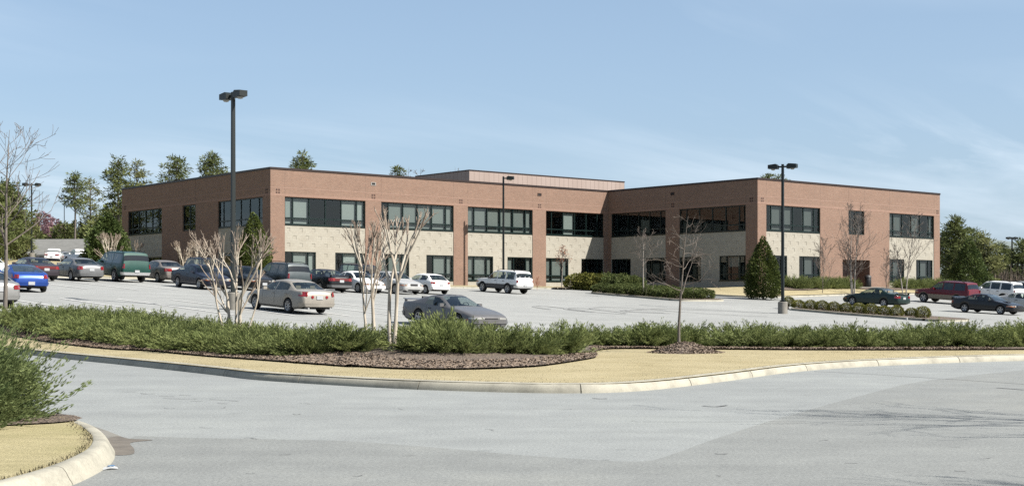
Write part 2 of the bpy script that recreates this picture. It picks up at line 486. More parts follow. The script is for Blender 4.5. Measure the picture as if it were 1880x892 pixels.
# ------------------------------------------------------------------ building frame (u along the main front, v away from the camera)
TH = 0.69744
BA = Vector((-18.880, 106.770, 0))
CT, ST = math.cos(TH), math.sin(TH)
def uv2w(u, v):
    return (BA.x + u * CT - v * ST, BA.y + u * ST + v * CT)
def w2uv(x, y):
    dx, dy = x - BA.x, y - BA.y
    return (dx * CT + dy * ST, -dx * ST + dy * CT)
BAY = 9.144
U_IN, V_WING, U_END, V_BACK = 4 * BAY, -2 * BAY, 7 * BAY, 3 * BAY
PADZ = 2.55

# ------------------------------------------------------------------ ground heights
CP = [(-12.22, 59.4, 1.21), (17.12, 86.4, .51), (-3.54, 111, 2.46), (27.17, 102, .9), (32.68, 94, .6), (34.96, 110, 1.24), (-.63, 105, 1.83),
      (-2.41, 55, .31), (-9.81, 60, .92), (-24.76, 69, 1.97), (-25.61, 88, 2.72), (-27.7, 86.2, 2.77), (-23.5, 89.8, 2.7), (-18.73, 82, 2.15),
      (-10.3, 89, 1.95), (-6.1, 92.6, 1.89), (20.06, 109.4, 1.6), (31.3, 118.8, 2.0), (38, 125, 2.1), (-20.3, 55, 1.35)]
def plane(x, y):
    return -1.527 - 0.03933 * x + 0.03494 * y
CPR = [(x, y, z - plane(x, y)) for x, y, z in CP]
def lotz(x, y):
    sw, sr = 0.35, 0.0
    for a, b, r in CPR:
        q = math.exp(-((x - a) ** 2 + (y - b) ** 2) / 98.0)
        sw += q; sr += q * r
    yy = y if y < 140 else min(140 + (y - 140) * 0.4, 200)
    return plane(max(-140, min(140, x)), yy) + sr / sw - 1.5 * math.exp(-((x + 66) ** 2 + (y - 206) ** 2) / 260.0)
CURB = [(-70, 118), (-40, 76), (-25, 53.5), (-17, 42.6), (-13.3, 37.9), (-11.3, 35.2), (-9.0, 32.2), (-6.15, 28.3), (-4.8, 26.4), (-2.5, 24.4), (-.82, 23.4),
        (.9, 22.9), (2.25, 23.5), (4.05, 26.1), (6.2, 29.6), (8.8, 32.2), (13, 34.7), (20, 36.6), (30, 38.2), (60, 42), (140, 54)]
def catmull(pts, n=6):
    out = []
    for i in range(len(pts) - 1):
        p0 = Vector(pts[max(0, i - 1)]); p1 = Vector(pts[i]); p2 = Vector(pts[i + 1]); p3 = Vector(pts[min(len(pts) - 1, i + 2)])
        for k in range(n):
            t = k / n
            q = 0.5 * ((2 * p1) + (p2 - p0) * t + (2 * p0 - 5 * p1 + 4 * p2 - p3) * t * t + (3 * p1 - p0 - 3 * p2 + p3) * t ** 3)
            out.append((q.x, q.y))
    out.append(tuple(pts[-1]))
    return out
CURBS = catmull(CURB, 6)
def yc(x):
    return interp(CURBS, x)
LOTEDGE = [(-60, 66), (-22, 49.3), (-10, 44.0), (0, 40.4), (12, 41), (25, 44), (60, 52), (130, 75)]
def yl(x):
    return interp(LOTEDGE, x)
def road_z(x, y):
    return 0.0
def islez(x, y):
    a, b = yc(x), yl(x)
    s = max(0.0, min(1.0, (y - a) / max(0.5, b - a)))
    zl = lotz(x, b) + 0.13
    if zl > 0.15:
        z = 0.15 + (zl - 0.15) * smooth01(s)
    else:
        z = 0.15 + 0.07 * smooth01(s / 0.5) + (zl - 0.22) * smooth01((y - (b - 0.8)) / 0.8)
    z += 0.20 * math.exp(-((x + 2.75) ** 2 / 5.0 + (y - 31.9) ** 2 / 2.2))
    return z
def bdist(x, y):
    u, v = w2uv(x, y)
    def rect(u0, u1, v0, v1):
        return math.hypot(max(u0 - u, 0, u - u1), max(v0 - v, 0, v - v1))
    return min(rect(0, U_END, 0, V_BACK), rect(U_IN, U_END, V_WING, 0))
def lawnz(x, y):
    d = bdist(x, y)
    z0 = lotz(x, y) + 0.13
    return z0 + (PADZ - z0) * smooth01(1 - d / 5.6)
def terr(x, y):
    """general terrain under everything"""
    a = yc(x)
    if y < a:
        return 0.0
    b = yl(x)
    if y < b:
        return islez(x, y)
    return lotz(x, y)
LAWN = [(-48, -6.6), (27, -6.6), (28.2, -7.1), (28.9, -8.3), (29.1, -19.6), (29.4, -21.4), (30.2, -22.5), (31.6, -23), (66, -23), (68.5, -22), (69.5, -19.5), (69.5, 45), (-48, 45)]
LAWNW = [uv2w(*p) for p in LAWN]
def inpoly(x, y, P):
    c = False
    j = len(P) - 1
    for i in range(len(P)):
        if (P[i][1] > y) != (P[j][1] > y) and x < (P[j][0] - P[i][0]) * (y - P[i][1]) / (P[j][1] - P[i][1]) + P[i][0]:
            c = not c
        j = i
    return c
def gz(x, y):
    if y > yl(x) and inpoly(x, y, LAWNW):
        return lawnz(x, y)
    return terr(x, y)
def hit(px, py, fn=gz):
    """world point where the sight line through a photo pixel meets the ground"""
    k, s = (px - CX) / FP, (YH - py) / FP
    d = 6.0
    while d < 400:
        if fn(k * d, d) >= CAMZ + s * d:
            lo, hi = d - 0.5, d
            for _ in range(20):
                m = (lo + hi) / 2
                if fn(k * m, m) >= CAMZ + s * m: hi = m
                else: lo = m
            return (k * hi, hi, fn(k * hi, hi))
        d += 0.5
    return (k * 400, 400, fn(k * 400, 400))
def road_at(px, py):
    d = CAMZ * FP / (py - YH)
    return ((px - CX) / FP * d, d)

def sheet(name, poly, mat, zf, dz=0.0, step=None, uvstep=False):
    """flat polygon cut on a grid and draped on a height function"""
    bm = bmesh.new()
    vs = [bm.verts.new((p[0], p[1], 0)) for p in poly]
    for t in tessellate_polygon([[Vector((p[0], p[1], 0)) for p in poly]]):
        try: bm.faces.new([vs[i] for i in t])
        except ValueError: pass
    if step:
        xs = [p[0] for p in poly]; ys = [p[1] for p in poly]
        x = math.floor(min(xs) / step) * step + step
        while x < max(xs):
            bmesh.ops.bisect_plane(bm, geom=bm.verts[:] + bm.edges[:] + bm.faces[:], plane_co=(x, 0, 0), plane_no=(1, 0, 0), dist=1e-5); x += step
        y = math.floor(min(ys) / step) * step + step
        while y < max(ys):
            bmesh.ops.bisect_plane(bm, geom=bm.verts[:] + bm.edges[:] + bm.faces[:], plane_co=(0, y, 0), plane_no=(0, 1, 0), dist=1e-5); y += step
    for v in bm.verts:
        v.co.z = zf(v.co.x, v.co.y) + dz
    bmesh.ops.recalc_face_normals(bm, faces=bm.faces)
    for f in bm.faces:
        if f.normal.z < 0: f.normal_flip()
        f.smooth = True
    me = bpy.data.meshes.new(name); bm.to_mesh(me); bm.free()
    me.materials.append(mat)
    return link(name, me)
def structure(o, label=None):
    o['kind'] = 'structure'
    if label: o['label'] = label
    return o

# terrain sheet out to the horizon
xs = [-6000, -2500, -1200, -700, -420, -280, -200, -150, -120, -100, -90] + [-80 + 3.2 * i for i in range(51)] + [90, 100, 120, 150, 200, 280, 420, 700, 1200, 2500, 6000]
ys = [-3000, -800, -250, -100, -60, -40] + [-28 + 3.2 * i for i in range(60)] + [172, 190, 215, 240, 280, 350, 500, 800, 1500, 3000, 8000]
bm = bmesh.new()
g = [[bm.verts.new((x, y, (terr(x, y) if y < 700 else terr(x, 700)) - (0.45 if (abs(x) < 95 and y < 172) else 0.05))) for x in xs] for y in ys]
for j in range(len(ys) - 1):
    for i in range(len(xs) - 1):
        bm.faces.new((g[j][i], g[j][i + 1], g[j + 1][i + 1], g[j + 1][i])).smooth = True
me = bpy.data.meshes.new('ground'); bm.to_mesh(me); bm.free(); me.materials.append(M_ground)
structure(link('ground', me), 'rough field and terrain reaching to the horizon')

# road
road_poly = [(-90, -40), (140, -40)] + [(x, y + 0.04) for x, y in reversed(CURBS)] + [(-90, 118)]
structure(sheet('road', road_poly, M_road, road_z), 'grey asphalt road curving around the planted island')
seam_px = [(250, 800), (330, 803), (480, 806), (629, 809.5), (741, 817), (852, 826), (957, 835.5), (1076, 843), (1180, 847), (1240, 832), (1303, 809), (1403, 776), (1493, 750), (1590, 724), (1675, 703), (1776, 690), (1880, 679)]
seam = [road_at(*p) for p in seam_px]
seam = catmull(seam, 4)
patch = seam + [(20, 32.5), (60, 36), (60, -20), (-9, -20), (-9, 9.6), (-4.6, 10.6), (-4.15, 11.8), (-4.2, 13.2), (-4.3, 14.6)]
structure(sheet('road_patch', patch, M_patch, road_z, 0.004), 'darker older strip of road paving past a curved seam')

# parking lot
lot_poly = [p for p in [(-56, 64.2), (-22, 49.3), (-10, 44.0), (0, 40.4), (12, 41), (25, 44), (60, 52), (130, 75), (150, 190)]] + [uv2w(69.5, 45)] + [uv2w(*p) for p in reversed(LAWN[1:12])] + [uv2w(-43, -6.6)]
structure(sheet('parking_lot', lot_poly, M_lot, lotz, 0.0, 3.0), 'pale sun bleached car park sloping up to the building')

# lawn around the office building
structure(sheet('lawn', LAWNW, M_turf, lawnz, 0.0, 2.0), 'dry tan lawn strip around the brick office building')

# planted island between road and car park
isle = [(x, y + 0.10) for x, y in CURBS if -56 < x < 62] + [(60, 51.9), (25, 43.9), (12, 40.9), (0, 40.3), (-10, 43.9), (-22, 49.2), (-54, 62.8)]
structure(sheet('verge', isle, M_turf, islez, 0.0, 0.5), 'dry straw coloured grass verge inside the long kerb')

# ------------------------------------------------------------------ kerbs
def offset_path(path, i):
    a = Vector(path[max(0, i - 1)][:2]); b = Vector(path[min(len(path) - 1, i + 1)][:2])
    t = (b - a).normalized()
    return Vector((-t.y, t.x))
def sweep(path, prof, zf, n0=None, n1=None):
    """profile (offset to the left, height) swept along a plan path"""
    mb = MB()
    P = []
    for i in range(len(path)):
        nrm = offset_path(path, i)
        z = zf(*path[i])
        P.append([(path[i][0] + nrm.x * o, path[i][1] + nrm.y * o, z + h) for o, h in prof])
    for i in range(len(P) - 1):
        for k in range(len(prof) - 1):
            mb.quad(P[i][k], P[i + 1][k], P[i + 1][k + 1], P[i][k + 1])
    mb.add(P[0], [tuple(range(len(prof)))]); mb.add(P[-1], [tuple(range(len(prof)))[::-1]])
    return mb
def resample(path, step):
    out = [tuple(path[0][:2])]
    acc = 0.0
    for a, b in zip(path, path[1:]):
        a, b = Vector(a[:2]), Vector(b[:2])
        l = (b - a).length
        d = step - acc
        while d <= l:
            q = a + (b - a) * d / l
            out.append((q.x, q.y)); d += step
        acc = (acc + l) % step
    return out
KPROF = [(0.0, -0.06), (0.012, 0.03), (0.035, 0.085), (0.065, 0.125), (0.11, 0.152), (0.24, 0.162), (0.27, 0.15), (0.275, 0.02)]
def kerb_run(name, path, zf, label, seglen, step=0.25, prof=KPROF, mat=M_kerb, gap=1):
    e = structure(empty(name, (0, 0, 0)), label)
    pts = resample(path, step)
    n = max(1, int(round(seglen / step)))
    i = 0
    while i < len(pts) - 2:
        j = min(len(pts) - 1, i + n)
        seg = [list(p) for p in pts[i:j + 1]]
        if len(seg) > 1 and j < len(pts) - 1:
            a, b = Vector(seg[-2]), Vector(seg[-1])
            seg[-1] = tuple(b + (a - b).normalized() * 0.022)
        sweep([tuple(s) for s in seg], prof, zf).build('kerb_section', mat, e, 35)
        i = j
    return e
kerb_run('long_kerb', [p for p in CURBS if -30 < p[0] < 40], road_z, 'weathered concrete kerb curving round the grass verge', 3.05)
def flat0(x, y): return lotz(x, y)
LPROF = [(0.0, -0.1), (0.02, 0.10), (0.05, 0.14), (0.16, 0.15), (0.17, 0.02)]
lawn_edge = [uv2w(*p) for p in [(-40, -6.6), (-20, -6.6), (0, -6.6), (14, -6.6), (27, -6.6), (28.2, -7.1), (28.9, -8.3), (29.1, -14), (29.1, -19.6), (29.4, -21.4), (30.2, -22.5), (31.6, -23), (48, -23), (66, -23), (68.5, -22), (69.5, -19.5), (69.5, 10)]]
kerb_run('lawn_kerb', lawn_edge, flat0, 'concrete kerb edging the lawn below the office building', 6.1, 0.6, LPROF)

# left traffic island nose
near_px = [(-330, 728), (-200, 735), (-60, 748), (40, 757), (100, 766), (140, 777), (163, 792), (170, 806), (160, 822), (132, 838), (90, 855), (30, 873), (-60, 893), (-250, 920), (-500, 945)]
# kerb top inner edge at z = .15
def at_z(px, py, z):
    d = (CAMZ - z) * FP / (py - YH)
    return ((px - CX) / FP * d, d)
inner = catmull([at_z(px, py, 0.16) for px, py in near_px], 5)
nose = inner[::-1]              # runs from the near side round the nose and away: road on the outside
def nose_z(x, y):
    return 0.0
NPROF = [(0.0, 0.02), (-0.005, 0.155), (-0.02, 0.165), (-0.10, 0.162), (-0.135, 0.15), (-0.165, 0.11), (-0.19, 0.06), (-0.22, 0.015), (-0.225, -0.05)]
e = structure(empty('island_kerb'), 'broad rolled concrete kerb around the juniper island nose')
npts = resample(nose, 0.2)
i = 0
k = 0
while i < len(npts) - 2:
    j = min(len(npts) - 1, i + 15)
    seg = [tuple(p) for p in npts[i:j + 1]]
    if j < len(npts) - 1:
        a, b = Vector(seg[-2]), Vector(seg[-1]); seg[-1] = tuple(b + (a - b).normalized() * 0.012)
    sweep(seg, [(o, h) for o, h in NPROF], nose_z).build('kerb_section', M_kerb, e, 40)
    i = j
def isl2z(x, y):
    return 0.15 + 0.03 * smooth01((-4.4 - x) / 1.5)
nose_poly = [(p[0], p[1]) for p in inner]
structure(sheet('island_turf', nose_poly, M_turf_green, isl2z, 0.0, 0.5), 'dry yellow grass on the juniper island nose')
# dirty gutter apron beside the nose
ap = [road_at(*p) for p in [(150, 775), (195, 790), (228, 803), (249, 824), (240, 845), (205, 868), (150, 893), (60, 925), (-40, 950), (-40, 900), (60, 880), (130, 850), (160, 830), (165, 805)]]
structure(sheet('gutter_apron', ap, M_apron, road_z, 0.003), 'stained concrete gutter apron beside the island kerb')
st = [road_at(*p) for p in [(196, 806), (215, 801), (240, 806), (281, 808), (240, 813), (246, 824), (243, 834), (206, 835), (196, 822)]]
M_stain = simple('gutter_dirt', (0.20, 0.175, 0.145), 0.9, var=0.25, vscale=4)
structure(sheet('gutter_dirt', catmull(st + [st[0]], 4)[:-1], M_stain, road_z, 0.0075), 'damp dirt collected in the gutter by the kerb')

# mulch bed under the juniper hedge
mfront_px = [(-10, 610), (0, 611), (99, 629.5), (197, 641), (276, 645), (355, 652.5), (480, 662), (560, 668), (621, 672.5), (700, 676.5), (763, 678.5), (830, 679), (890, 678), (950, 675.5), (1001, 672), (1050, 665), (1086, 659), (1097, 655), (1094, 648), (1106, 642.5), (1150, 640.5), (1300, 641.5), (1500, 643), (1700, 643), (1880, 642.5)]
mfront = [hit(px, py, islez)[:2] for px, py in mfront_px]
mfront = [(-21.5, 47.2)] + mfront + [(22, 38.6), (34, 40.6)]
mfront_s = catmull(mfront, 3)
mpoly = mfront_s + [(34, 45.6), (25, 43.7), (12, 40.7), (0, 40.1), (-10, 43.7), (-21.6, 49)]
structure(sheet('mulch_bed', mpoly, M_mulch, islez, 0.04, 0.5), 'brown bark mulch bed below the juniper hedge')
mound_c = hit(1258, 647, islez)
mound = MB()
MR, MHT = 0.78, 0.26
ring = 28
rows = [(0.0, 1.0), (0.2, 0.93), (0.45, 0.66), (0.7, 0.33), (0.9, 0.1), (1.0, 0.0)]
vv = []
for r, h in rows:
    for k in range(ring):
        a = 2 * math.pi * k / ring
        rr = MR * r * (1 + 0.10 * math.sin(3 * a + 1) + 0.05 * math.sin(7 * a))
        x, y = mound_c[0] + rr * 1.15 * math.cos(a), mound_c[1] + rr * math.sin(a)
        vv.append((x, y, islez(x, y) + MHT * h + (0.0 if r < 1 else -0.01)))
ff = []
for i in range(len(rows) - 1):
    for k in range(ring):
        ff.append((i * ring + k, (i + 1) * ring + k, (i + 1) * ring + (k + 1) % ring, i * ring + (k + 1) % ring))
mound.add(vv, ff)
structure(mound.build('mulch_mound', M_mulch, None, 60), 'small bark mulch mound round the lone sapling')
# loose bark chips and dry grass blades
rng = random.Random(5)
chips = MB()
def chip(x, y, z, s):
    a = rng.uniform(0, math.pi); b = rng.uniform(-0.5, 0.5)
    dx, dy = math.cos(a) * s, math.sin(a) * s
    ex, ey = -math.sin(a) * s * 0.35, math.cos(a) * s * 0.35
    t = s * b * 0.8
    chips.quad((x - dx - ex, y - dy - ey, z + 0.006 - t), (x + dx - ex, y + dy - ey, z + 0.006 + t), (x + dx + ex, y + dy + ey, z + 0.02 + t), (x - dx + ex, y - dy + ey, z + 0.02 - t))
def yfront(x):
    best = None
    for (a, b), (c, d) in zip(mfront_s, mfront_s[1:]):
        if min(a, c) <= x <= max(a, c) and abs(c - a) > 1e-6:
            y = b + (d - b) * (x - a) / (c - a)
            best = y if best is None else min(best, y)
    return best
for _ in range(15000):
    x = rng.uniform(-16, 13)
    y0 = yfront(x)
    if y0 is None: continue
    y = y0 + rng.uniform(-0.06, 2.6) ** 1.0 if x > -8 and x < 2.5 else y0 + rng.uniform(-0.05, 0.9)
    if not inpoly(x, y + 0.08, mpoly): continue
    chip(x, y, islez(x, y) + 0.04, rng.uniform(0.012, 0.036))
for _ in range(1500):
    a = rng.uniform(0, 6.283); r = MR * math.sqrt(rng.random()) * 1.08
    x, y = mound_c[0] + r * math.cos(a) * 1.15, mound_c[1] + r * math.sin(a)
    h = max(0, 1 - r / MR)
    chip(x, y, islez(x, y) + MHT * interp([(0, 0), (.1, .1), (.3, .33), (.55, .66), (.8, .93), (1, 1)], h) + 0.004, rng.uniform(0.012, 0.032))
nbed_px = [(-20, 792), (40, 792), (85, 783), (98, 772), (60, 762), (-20, 760)]
tag(chips.build('bark_chips', M_chip), 'loose bark chips scattered over the mulch bed', kind='stuff')
blades = MB()
def blade(x, y, z, h):
    a = rng.uniform(0, 6.283); l = rng.uniform(0.2, 0.9) * h
    wd = 0.0035 + h * 0.03
    c, s_ = math.cos(a), math.sin(a)
    blades.add([(x - s_ * wd, y + c * wd, z), (x + s_ * wd, y - c * wd, z), (x + c * l, y + s_ * l, z + h)], [(0, 1, 2)])
for _ in range(4200):
    i_ = rng.randrange(len(inner) - 1); f_ = rng.random()
    x = inner[i_][0] * (1 - f_) + inner[i_ + 1][0] * f_ + rng.gauss(0, .05); y = inner[i_][1] * (1 - f_) + inner[i_ + 1][1] * f_ + rng.gauss(0, .05)
    if x > -10 and inpoly(x, y, nose_poly):
        blade(x, y, isl2z(x, y) - 0.003, rng.uniform(0.012, 0.04))
for _ in range(6000):
    x = rng.uniform(-14.5, 13)
    a = yc(x)
    y1 = yfront(x)
    if y1 is None: continue
    y = rng.uniform(a + 0.26, y1 + 0.03)
    if rng.random() < 0.5: y = a + rng.uniform(0.25, 0.6)
    blade(x, y, islez(x, y) - 0.005, rng.uniform(0.01, 0.035))
tag(blades.build('dry_grass', M_blade), 'short dry grass blades on the verge and island', kind='stuff')

# ------------------------------------------------------------------ car park markings and marks
def stripe(name, p, q, wd, mat, dz=0.005, step=1.2):
    p, q = Vector(p), Vector(q)
    t = (q - p).normalized(); n = Vector((-t.y, t.x)) * wd / 2
    m = max(1, int((q - p).length / step))
    mb = MB()
    for i in range(m):
        a = p + (q - p) * i / m; b = p + (q - p) * (i + 1) / m
        mb.quad(*[(c.x, c.y, lotz(c.x, c.y) + dz + 0.012) for c in (a - n, b - n, b + n, a + n)])
    return mb.build(name, mat)
for k in range(-3, 7):
    u = -29.9 + 2.74 * k
    o = stripe('parking_line', uv2w(u, -44.4), uv2w(u, -33.0), 0.15, M_paintline)
    structure(o)
for k in range(-4, 5):
    u = -18.6 + 2.74 * k
    structure(stripe('parking_line', uv2w(u, -22.4), uv2w(u, -11.9 if k > 1 else -12.5), 0.15, M_paintline))
for k in range(0, 8):
    structure(stripe('parking_line', uv2w(40 + 2.74 * k, -39.5), uv2w(40 + 2.74 * k, -28.8), 0.10, M_paintline))
def arc_mark(path, wd):
    path = catmull(path, 5)
    mb = MB()
    for i in range(len(path) - 1):
        n0 = offset_path(path, i) * wd / 2; n1 = offset_path(path, i + 1) * wd / 2
        P = [Vector(path[i]) - n0, Vector(path[i + 1]) - n1, Vector(path[i + 1]) + n1, Vector(path[i]) + n0]
        mb.quad(*[(c.x, c.y, lotz(c.x, c.y) + 0.014) for c in P])
    return mb
marks = [[(1410, 575), (1330, 571), (1250, 568), (1195, 567), (1150, 569), (1142, 570.5), (1160, 573), (1230, 575.5)],
         [(1410, 581), (1320, 577), (1240, 572), (1180, 569), (1152, 570), (1166, 572.6), (1220, 574.4)],
         [(1250, 573), (1180, 566.5), (1110, 564), (1085, 566), (1100, 569)],
         [(1150, 575), (1080, 567), (1045, 566), (1040, 568), (1075, 572), (1150, 577)],
         [(1090, 573), (1010, 563), (985, 562), (982, 564), (1010, 568)]]
tm = empty('tyre_marks'); structure(tm, 'curved grey tyre marks swept across the pale car park')
for mk in marks:
    arc_mark([hit(px, py, lotz)[:2] for px, py in mk], 0.22).build('tyre_mark', M_tyremark, tm)
# dark lines on the road: one long strip, then short cracks
def road_strip(px, wd, name, mat, dz=0.009):
    path = catmull([road_at(*p) for p in px], 4)
    mb = MB()
    for i in range(len(path) - 1):
        n0 = offset_path(path, i) * wd / 2; n1 = offset_path(path, i + 1) * wd / 2
        P = [Vector(path[i]) - n0, Vector(path[i + 1]) - n1, Vector(path[i + 1]) + n1, Vector(path[i]) + n0]
        mb.quad(*[(c.x, c.y, dz) for c in P])
    return structure(mb.build(name, mat))
road_strip([(1495, 681.5), (1600, 687), (1740, 696), (1880, 705.5), (1960, 711)], 0.035, 'dark_road_line', M_road_line)  # long thin dark strip running across the road from near the kerb
road_strip([(1180, 774), (1290, 774.5), (1400, 774), (1480, 774.6)], 0.012, 'dark_road_line', M_road_line)
road_strip([(1830, 712), (1856, 714), (1880, 716)], 0.07, 'dark_road_line', M_road_line)
road_strip([(1290, 745), (1315, 746.5), (1335, 744)], 0.05, 'dark_road_line', M_road_line)
road_strip([(1088, 731), (1102, 732), (1115, 731.6)], 0.05, 'dark_road_line', M_road_line)
for q in [((225, 719), (250, 719.5)), ((258, 722), (272, 723.5), (285, 723)), ((292, 727), (320, 728)), ((300, 731), (345, 733), (362, 732)), ((350, 736), (372, 736.5)), ((385, 733), (420, 735), (438, 736.5)), ((330, 725), (352, 726)), ((400, 740), (418, 741))]:
    road_strip(list(q), 0.022, 'dark_road_line', M_road_line)
rc = random.Random(21)
for _ in range(26):
    px_, py_ = rc.uniform(260, 1800), rc.uniform(735, 880)
    ln_ = rc.uniform(8, 26)
    road_strip([(px_, py_), (px_ + ln_ * .5, py_ + rc.uniform(-1, 1.5)), (px_ + ln_, py_ + rc.uniform(-1.5, 2.5))], rc.uniform(.008, .018), 'dark_road_line', M_road_line)

# litter in the gutter
lx, ly = road_at(202, 862)
lt = empty('litter', (lx, ly, 0.012), 0.5)
tag(lt, 'small crushed blue and white wrapper lying in the gutter by the kerb', 'litter')
mb = MB()
mb.add([(-.07, -.03, 0), (0, -.035, .02), (.07, -.02, .005), (.065, .03, .012), (0, .03, .028), (-.075, .025, .006), (-.07, -.03, -.006), (0, -.035, .012), (.07, -.02, -.003), (.065, .03, .0), (0, .03, .018), (-.075, .025, -.003)],
       [(0, 1, 4, 5), (1, 2, 3, 4), (11, 10, 7, 6), (10, 9, 8, 7), (0, 6, 7, 1), (1, 7, 8, 2), (2, 8, 9, 3), (3, 9, 10, 4), (4, 10, 11, 5), (5, 11, 6, 0)])
mb.build('wrapper', simple('white_wrapper', (0.75, 0.77, 0.78), 0.5), lt)
mb = MB(); mb.box((0.01, 0, .0275), (.06, .025, .006)); mb.build('print_panel', simple('blue_print', (0.10, 0.28, 0.55), 0.5), lt)
M_joint = simple('joint_sealant', (0.095, 0.062, 0.048), 0.8, k=1)
# ------------------------------------------------------------------ office building
office = empty('office_building', (BA.x, BA.y, 0), TH)
tag(office, 'two storey red brick office building with tan block panels and dark window bands', 'office building')
ZB, ZT = 2.0, 11.66
WT, WBm, LT, LBm = 9.56, 7.38, 5.25, 3.10
brick, stone = MB(), MB()
WINS = []
def face(face_map, length, stones, wins, recess, pockets=True):
    """face_map(s, depth, z) -> local point; s runs along the wall"""
    ss = {0.0, length}; zs = {ZB, ZT}
    regs = []
    for a, b in stones:
        regs.append((a, b, ZB, WBm, 'S')); ss |= {a, b}; zs |= {WBm}
    pk = []
    if pockets:
        for a, b in stones:
            rows = [(6.92, 0.0), (6.32, 0.5), (5.72, 0.0)]
            for z, ofs in rows:
                n = max(1, int((b - a - 0.5) / 1.06))
                for i in range(n + (0 if ofs else 1)):
                    x = a + 0.35 + (i + ofs) * (b - a - 0.7) / n
                    pk.append((x - 0.15, x + 0.15, z - 0.1, z + 0.2))
            lows = sorted([(w[0], w[1]) for w in wins if w[2] < 5 and w[0] >= a - 0.1 and w[1] <= b + 0.1])
            for (p, q), (r, s2) in zip(lows, lows[1:]):
                mid = (q + r) / 2
                for z, ofs in ((4.95, 0.0), (4.2, -0.35), (3.5, 0.0)):
                    if r - q > 1.0:
                        pk.append((mid + ofs - 0.15, mid + ofs + 0.15, z - 0.1, z + 0.2))
    for a, b, z0, z1 in pk:
        regs.append((a, b, z0, z1, 'P')); ss |= {a, b}; zs |= {z0, z1}
    for a, b, z0, z1, *_ in wins:
        regs.append((a, b, z0, z1, 'W')); ss |= {a, b}; zs |= {z0, z1}
    for a, b, z0, z1 in recess:
        regs.append((a, b, z0, z1, 'X')); ss |= {a, b}; zs |= {z0, z1}
    def dd(l):
        l = sorted(l); o = [l[0]]
        for x in l[1:]:
            if x - o[-1] > 0.004: o.append(x)
        return o
    ss, zs = dd(ss), dd(zs)
    DEP = {'B': 0.0, 'S': 0.045, 'P': 0.066, 'W': 0.24, 'X': 1.35}
    def typ(i, k):
        if i < 0 or k < 0 or i >= len(ss) - 1 or k >= len(zs) - 1: return None
        x, z = (ss[i] + ss[i + 1]) / 2, (zs[k] + zs[k + 1]) / 2
        t = 'B'
        for a, b, z0, z1, c in regs:
            if a < x < b and z0 < z < z1: t = c
        return t
    T = [[typ(i, k) for k in range(len(zs) - 1)] for i in range(len(ss) - 1)]
    def out(t): return stone if t in ('S', 'P') else brick
    for i in range(len(ss) - 1):
        for k in range(len(zs) - 1):
            t = T[i][k]
            d = DEP[t]
            if t != 'W':
                out(t).quad(face_map(ss[i], d, zs[k]), face_map(ss[i + 1], d, zs[k]), face_map(ss[i + 1], d, zs[k + 1]), face_map(ss[i], d, zs[k + 1]))
            for ni, nk, e in ((i + 1, k, 'r'), (i, k + 1, 't')):
                if ni >= len(ss) - 1 or nk >= len(zs) - 1: continue
                t2 = T[ni][nk]
                d2 = DEP[t2]
                if abs(d - d2) < 1e-6: continue
                o = out(t if d < d2 else t2)
                if e == 'r':
                    o.quad(face_map(ss[ni], d, zs[k]), face_map(ss[ni], d2, zs[k]), face_map(ss[ni], d2, zs[k + 1]), face_map(ss[ni], d, zs[k + 1]))
                else:
                    o.quad(face_map(ss[i], d, zs[nk]), face_map(ss[i + 1], d, zs[nk]), face_map(ss[i + 1], d2, zs[nk]), face_map(ss[i], d2, zs[nk]))
